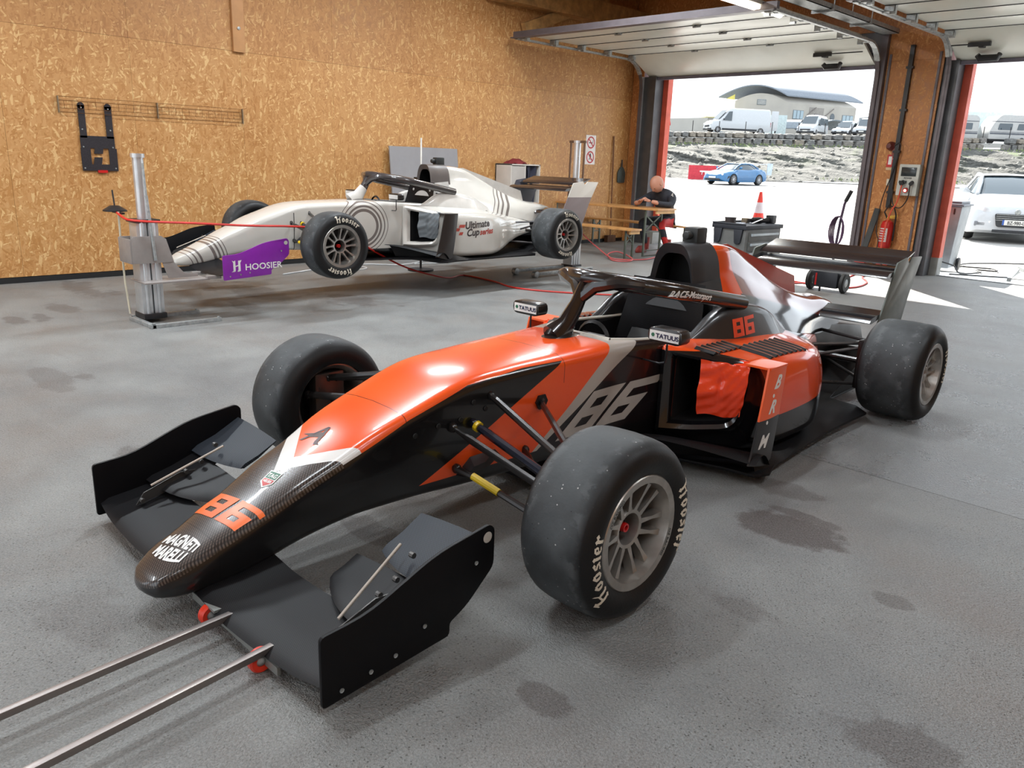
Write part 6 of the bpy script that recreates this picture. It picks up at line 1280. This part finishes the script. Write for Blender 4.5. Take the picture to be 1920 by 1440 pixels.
# ------------------------------------------------------------------ vans and caravans on the plateau
def van(label, s, D, z, rot, L, Wd, H, nose=.9, col=None, group=None, wins=(), low=.5, sx=1.0, cat='van', nm='van', doors=False):
    col = col or WPT; r = thing(nm, label, cat, OUT(s, D, z), ROT + rot, group); w = Wd / 2; hb = H * .45
    car_loft(r, L, [(0, w * .75, w * .88, .34, hb * .72, hb * .80), (.12, w * .9, w * .97, .28, hb * .85, hb * .95), (nose, w * .95, w, .26, hb * 1.10, hb * 1.18), (nose + .75, w * .93, w, .26, H * .62, H * .80), (nose + 1.25, w * .90, w, .26, H * .62, H * .97), (nose + 1.7, w * .90, w, .26, H * .62, H), (L - .1, w * .90, w, .28, H * .62, H), (L, w * .86, w * .96, .34, H * .6, H * .96)], col, [.85, L - 1.15], .36, n=60)
    b = MB(); b.add([(-w * .74, nose - .02, hb * 1.17), (w * .74, nose - .02, hb * 1.17), (w * .72, nose + .95, H * .90), (-w * .72, nose + .95, H * .90)], [(0, 1, 2, 3)]); 
    b.v = [(x, y - .05, zq + .05) for x, y, zq in b.v]; b.build('windscreen', GLS, r, fix=False)
    for q in (-1, 1):
        b = MB(); b.plate([(nose + .35, hb * 1.10), (nose + 1.35, hb * 1.08), (nose + 1.35, H * .86), (nose + .95, H * .84)], .02, lambda a, c, t: (q * w * 1.0 + t, a, c)); b.build('side_window', GLS, r)
        for (y0, y1) in wins: b = MB(); b.plate(rounded([(y0, H * .55), (y1, H * .55), (y1, H * .84), (y0, H * .84)], [.06] * 4, closed=True), .02, lambda a, c, t: (q * w * 1.0 + t, a, c)); b.build('side_window', GLS, r)
        b = MB(); b.bb(min(q * w * .62, q * w * .92), max(q * w * .62, q * w * .92), -.01, .2, hb * .68, hb * .86); b.build('headlamp', HL, r, bevel=.03)
        b = MB(); b.tube([(q * w, nose + .4, hb * 1.12), (q * (w + .14), nose + .36, hb * 1.2)], [.03, .09], 8); b.build('wing_mirror', BLK, r)
        b = MB(); b.bb(min(q * w * .80, q * w * .98), max(q * w * .80, q * w * .98), L - .01, L + .02, H * .30, H * .48); b.build('tail_lamp', RLT, r)
        b = MB(); b.bb(min(q * w * .985, q * w * 1.01), max(q * w * .985, q * w * 1.01), 1.3, L - 1.6, .30, .48); b.build('side_strip', SHB, r)
    b = MB(); b.bb(-w * .55, w * .55, -.03, .1, hb * .50, hb * .66); b.build('grille', SHB, r, bevel=.02); b = MB(); b.bb(-w * .94, w * .94, -.02, .2, .26, .46); b.build('bumper', SHB, r, bevel=.03); b = MB(); b.bb(-.26, .26, -.045, -.02, .42, .53); b.build('number_plate', WHT, r)
    car_wheels(r, (-w * .86, w * .86), (.85, L - 1.15), .34, .22, 8)
    if doors:
        for q, a in ((-1, .25), (1, -.25)): b = MB(); b.box((q * (w + .05), L + .35, H * .55), (.05, .75, H * .78), q * -.3); b.build('rear_door', col, r, bevel=.02)
    return r
van('long white panel van with open rear doors behind the stone wall', 20.1, 90.5, 5.02, -PI / 2 + .22, 7.0, 2.0, 2.60, 1.0, doors=True)
van('white minibus with side windows in the middle of the upper yard', 30.9, 91.0, 5.12, -.62, 5.3, 2.0, 2.25, .95, wins=((2.3, 3.3), (3.45, 4.8)))
van('low white and dark small van between the minibus and a taller van', 34.6, 91, 5.18, -.70, 4.2, 1.8, 1.70, 1.15, wins=((2.4, 3.8),), nm='car', cat='car')
van('white compact van facing the bank, right of the small dark nosed one', 36.6, 90, 5.2, -.62, 4.8, 1.95, 2.0, 1.15)
van('white car partly hidden by the board column at the door edge', 39.9, 88, 5.2, -.5, 4.4, 1.8, 1.55, 1.3, wins=((2.6, 3.9),), nm='car', cat='car')
def caravan(label, s, D, z, rot, L, H, slant, cat='caravan', nm='caravan'):
    r = thing(nm, label, cat, OUT(s, D, z), ROT + rot, None); w = 1.1; CP = simple('caravan_white_%d' % int(s), (178, 178, 176), .4, vary=.04); DK = simple('caravan_band_%d' % int(s), (92, 96, 104), .5)
    side = rounded([(0, .45), (L, .45), (L, H * .9), (L - .3, H), (.25 + slant, H), (.05 + slant * .5, H * .72), (-.05, .9)], [.05, .05, .2, .2, .4, .2, .2], closed=True, seg=3); b = MB(); b.plate(side, 2 * w, lambda a, c, t: (a, t, c)); b.build('shell', CP, r, ang=30, bevel=.03)
    for q in (-1,):
        y = q * w - .012
        for x0, x1, z0, z1 in ((.45 + slant * .5, 1.75 + slant * .5, 1.28, 1.85), (2.5, 3.2, 1.3, 1.85), (3.9, 4.8, 1.28, 1.85)):
            if x1 < L - .2: b = MB(); b.plate(rounded([(x0, z0), (x1, z0), (x1, z1), (x0 + .08, z1)], [.08] * 4, closed=True), .02, lambda a, c, t: (a, y + t, c)); b.build('window', GLS, r)
        for z0, z1 in ((.88, 1.02), (1.98, 2.04), (1.08, 1.12)): b = MB(); b.bb(.05, L - .05, y - .005, y, z0, z1); b.build('stripe', DK, r)
    for xx in (L * .5,): b = MB(); b.lathe([(0, -.1), (.3, -.1), (.33, 0), (.3, .1), (0, .1)], 20, 'Y', (xx, -w + .1, .33)); b.lathe([(0, -.1), (.3, -.1), (.33, 0), (.3, .1), (0, .1)], 20, 'Y', (xx, w - .1, .33)); b.build('wheel', TYR, r)
    b = MB(); b.bb(.1, L - .1, -w + .1, w - .1, .32, .47); b.build('chassis', SHB, r); b = MB(); b.bar((0, 0, .45), (-.9, 0, .42), .08); b.cyl((-.8, 0, 0), (-.8, 0, .45), .03); b.build('drawbar', GALV, r); return r
caravan('pale caravan with dark stripes, left one seen through the second door', 36.9, 78.6, 4.33, 0, 5.4, 2.55, .0)
caravan('pale caravan with slanted front, right one seen through the second door', 43.3, 78.5, 4.38, 0, 6.2, 2.6, .55)
t = thing('motorhome', 'pale blue motorhome standing between and behind the two caravans', 'motorhome', OUT(41.0, 82.5, 4.5), ROT); b = MB(); b.plate(rounded([(0, .5), (6.5, .5), (6.5, 3.0), (1.2, 2.95), (.2, 2.7), (0, 1.6)], [.1] * 6, closed=True, seg=3), 2.2, lambda a, c, q: (a, q, c)); b.build('shell', simple('ice_blue_shell', (200, 218, 222), .4), t, bevel=.03); b = MB(); b.bb(.6, 1.4, -1.13, -1.1, 1.5, 2.2); b.build('window', GLS, t)
for x in (1.2, 4.8): b = MB(); b.lathe([(0, -.1), (.34, -.1), (.36, 0), (.34, .1), (0, .1)], 20, 'Y', (x, -1.0, .36)); b.build('wheel', TYR, t)
t = thing('marquee', 'grey peaked tent top rising behind the left caravan', 'tent', OUT(42.6, 100, 5.2), ROT); b = MB(); b.add([(-1.6, -1.6, 2.6), (2.2, -1.6, 2.6), (2.2, 2, 2.6), (-1.6, 2, 2.6), (0, 0, 4.6), (-1.6, -1.6, 0), (2.2, -1.6, 0), (2.2, 2, 0), (-1.6, 2, 0)], [(0, 1, 4), (1, 2, 4), (2, 3, 4), (3, 0, 4), (0, 5, 6, 1), (1, 6, 7, 2), (2, 7, 8, 3), (3, 8, 5, 0)]); b.build('canvas', simple('tent_grey', (158, 164, 168), .7), t, ang=10)
# ------------------------------------------------------------------ clubhouse with vaulted roof
REND = simple('cream_render', (172, 168, 160), .8, vary=.05, scale=.5); RF = simple('blue_grey_roof', (120, 128, 138), .6, 0, vary=.06); WG = Mat('window_glass', (140, 160, 170), .06, 0, spec=.8).m; FR = simple('window_frame', (120, 128, 132), .5)
cb = thing('clubhouse', 'cream two storey clubhouse with a curved pale roof on the hill', 'building', OUT(29.05, 115, 5.2), ROT)
# gable end faces the camera on the left, long side runs to the right and away
gw = 7.2; ex = Vector((1, 0, 0)); ln = Vector((11.6, 5.5, 0))
def vault(u): return 5.2 + 1.85 * math.sin(PI * (.12 + .76 * u)) ** .9 - .9
b = MB(); gp = [(0, 0), (gw, 0)] + [(gw * (1 - k / 16), vault(1 - k / 16) + (.25 if False else 0)) for k in range(17)]
b.loft([[(x, 0, z) for x, z in gp], [(x + ln.x, ln.y, z) for x, z in gp]]); b.build('walls', REND, cb, ang=30)
b = MB(); rp_ = [(-1.9 + (gw + 2.1) * k / 20) for k in range(21)]
def rz(x): 
    u = (x + 1.9) / (gw + 2.1); return 5.05 + 2.15 * math.sin(PI * (.06 + .80 * u)) ** .95
ring = [(x, rz(x)) for x in rp_] + [(x, rz(x) - .16) for x in reversed(rp_)]
b.loft([[(x - .5, -.5, z) for x, z in ring], [(x + ln.x + .9, ln.y + .6, z - .1) for x, z in ring]]); b.build('roof', RF, cb, ang=30)
b = MB(); b.plate([(-1.2, 5.3), (-.05, 5.2), (-.05, 6.6)], .1, lambda a, c, t: (a, .2 + t, c)); b.build('soffit_end', simple('yellow_soffit', (214, 204, 110), .6), cb)
# long facade helper: t metres along, z up
ud = ln.normalized(); fl_n = Vector((ud.y, -ud.x, 0)); base = Vector((gw, 0, 0))
def facade(name, t0, t1, z0, z1, mat, parent, out=.05, frame=True):
    b = MB(); p = base + ud * t0 + fl_n * out; q = base + ud * t1 + fl_n * out
    b.add([p + Vector((0, 0, z0)), q + Vector((0, 0, z0)), q + Vector((0, 0, z1)), p + Vector((0, 0, z1)), p + Vector((0, 0, z0)) - fl_n * .1, q + Vector((0, 0, z0)) - fl_n * .1, q + Vector((0, 0, z1)) - fl_n * .1, p + Vector((0, 0, z1)) - fl_n * .1], [(0, 1, 2, 3), (7, 6, 5, 4), (0, 4, 5, 1), (1, 5, 6, 2), (2, 6, 7, 3), (3, 7, 4, 0)]); return b.build(name, mat, parent)
def window(t0, t1, z0, z1, panes):
    f = facade('window', t0, t1, z0, z1, FR, cb, .05); w = (t1 - t0) / panes
    for k in range(panes): facade('pane', t0 + w * k + .06, t0 + w * (k + 1) - .06, z0 + .07, z1 - .07, WG, f, .09)
    return f
window(1.1, 3.0, 3.0, 4.2, 3); window(10.3, 12.4, 3.0, 4.0, 3)
b = MB(); b.bb(3.0, 4.2, -.06, .02, 4.65, 5.35); f = b.build('window', FR, cb); b = MB(); b.bb(3.07, 4.13, -.08, -.05, 4.72, 5.28); b.build('pane', simple('dull_pane', (150, 152, 150), .4), f)
facade('recess', 4.0, 6.7, 1.2, 4.7, simple('shaded_recess', (150, 146, 140), .8), cb, .03); facade('door', 5.0, 6.0, 1.9, 3.9, simple('recess_door', (132, 126, 124), .6), cb, .08); facade('railing', 4.1, 6.6, 1.3, 2.2, simple('rail_grey', (128, 134, 138), .5), cb, .14)
b = MB(); c = base + ud * 8.4 + fl_n * .06 + Vector((0, 0, 3.6)); b.add([c + (ud * math.cos(a) * .42 + Vector((0, 0, math.sin(a) * .5))) for a in [2 * PI * k / 20 for k in range(20)]], [tuple(range(20))]); b.build('round_window', GLS, cb, fix=False)
for t0 in (3.7, 7.0):
    b = MB(); p = base + ud * t0 + fl_n * .15; b.tube([p + Vector((0, 0, .2)), p + Vector((0, 0, 3.7)), p + ud * 1.3 + fl_n * .1 + Vector((0, 0, 4.7))], .07, 6); b.build('downpipe', simple('downpipe_brown', (112, 104, 100), .5), cb)
t = thing('arched_shelter', 'dark arched canopy in front of the clubhouse behind the small cars', 'canopy', OUT(35.6, 103, 5.4), ROT); b = MB(); ar = [(-2.6 + 5.2 * k / 16, 1.1 + 1.05 * math.sin(PI * k / 16)) for k in range(17)]; ring = ar + [(x * .97, z - .12) for x, z in reversed(ar)]; b.loft([[(x + 3, 0, z) for x, z in ring], [(x - 3, 4, z) for x, z in ring]]); b.build('vault', simple('canopy_slate', (120, 130, 138), .5), t)
for x in (.5, 5.5): b = MB(); b.cyl((x, 0, 0), (x, 0, 1.2), .06); b.build('post', SHB, t)
# low white building on the left, screens behind the vans
lw = thing('low_building', 'long low white building at the left behind the long van', 'building', OUT(15.5, 108, 5.1), ROT); b = MB(); b.loft([[(0, 0, 0), (8.5, 0, 0), (8.5, 0, 2.45), (0, 0, 2.0)], [(0, 6, 0), (8.5, 6, 0), (8.5, 6, 2.45), (0, 6, 2.0)]]); b.bb(8.5, 14, 1, 6, 0, 2.5); b.build('walls', simple('white_render', (174, 172, 166), .8, vary=.04, scale=.5), lw); b = MB(); b.bb(8.4, 14.2, .8, 6.2, 2.5, 2.65); b.build('roof', simple('dull_yellow_fascia', (198, 190, 140), .7), lw)
for x0, x1, z1 in ((1.5, 2.4, 1.7), (8.6, 10.8, 1.5)): b = MB(); b.bb(x0, x1, -.05 + (1 if x0 > 8 else 0), (1 if x0 > 8 else 0), .05, z1); b.build('door_bay', simple('bay_grey_%d' % int(x0), (150, 160, 166), .5), lw)
t = thing('display_screens', 'pale folding screens standing between the long van and the minibus', 'screens', OUT(27.2, 95, 5.05), ROT)
for k in range(3): b = MB(); b.box((k * 1.15, (k % 2) * .3, 1.15), (1.1, .06, 2.3), .15 * (1 if k % 2 else -1)); b.build('screen', simple('screen_%d' % k, (198 - 4 * k, 206, 208), .6), t)
# far walkers
def walker(label, s, D, z, mats, face=0, lean=0.0):
    r = thing('person', label, 'person', OUT(s, D, z), ROT + face); hip = (0, 0, .95, .15, .11); ch = [[hip, (0, -.02 - lean, 1.2, .14, .10), (0, -.03 - lean * 2, 1.42, .17, .11), (0, -.03 - lean * 2.2, 1.53, .06)]]
    for q in (-1, 1): ch.append([hip, (q * .10, 0, .88, .10), (q * .12, -.04, .5, .07), (q * .12, .02, .08, .05), (q * .13, -.12, .04, .045)]); ch.append([ch[0][2], (q * .20, -.03 - lean * 2, 1.40, .065), (q * .27, -.02 - lean, 1.13, .05), (q * .24, -.16 - lean, .95, .04)])
    body = skin_body('body', ch, mats, lambda c: 0 if c.z > .98 else 1, r, 1); head(r, (0, -.05 - lean * 2.6, 1.67), .10, (0, -1, -.1)); b = MB()
    return r
DKC = simple('dark_clothes', (44, 46, 52), .8); GRC = simple('grey_clothes', (96, 98, 104), .8)
walker('distant person in a red top standing behind the stone wall', 17.0, 97, 4.95, [simple('red_top', (204, 56, 66), .8), DKC], 2.8)
walker('distant person in black bending by the open van doors', 26.9, 92.6, 5.0, [DKC, GRC], 1.0, .08)
walker('distant person in grey clothes walking past the pale screens', 28.1, 92.5, 5.0, [simple('taupe_top', (84, 80, 82), .8), DKC], 1.4, .02)
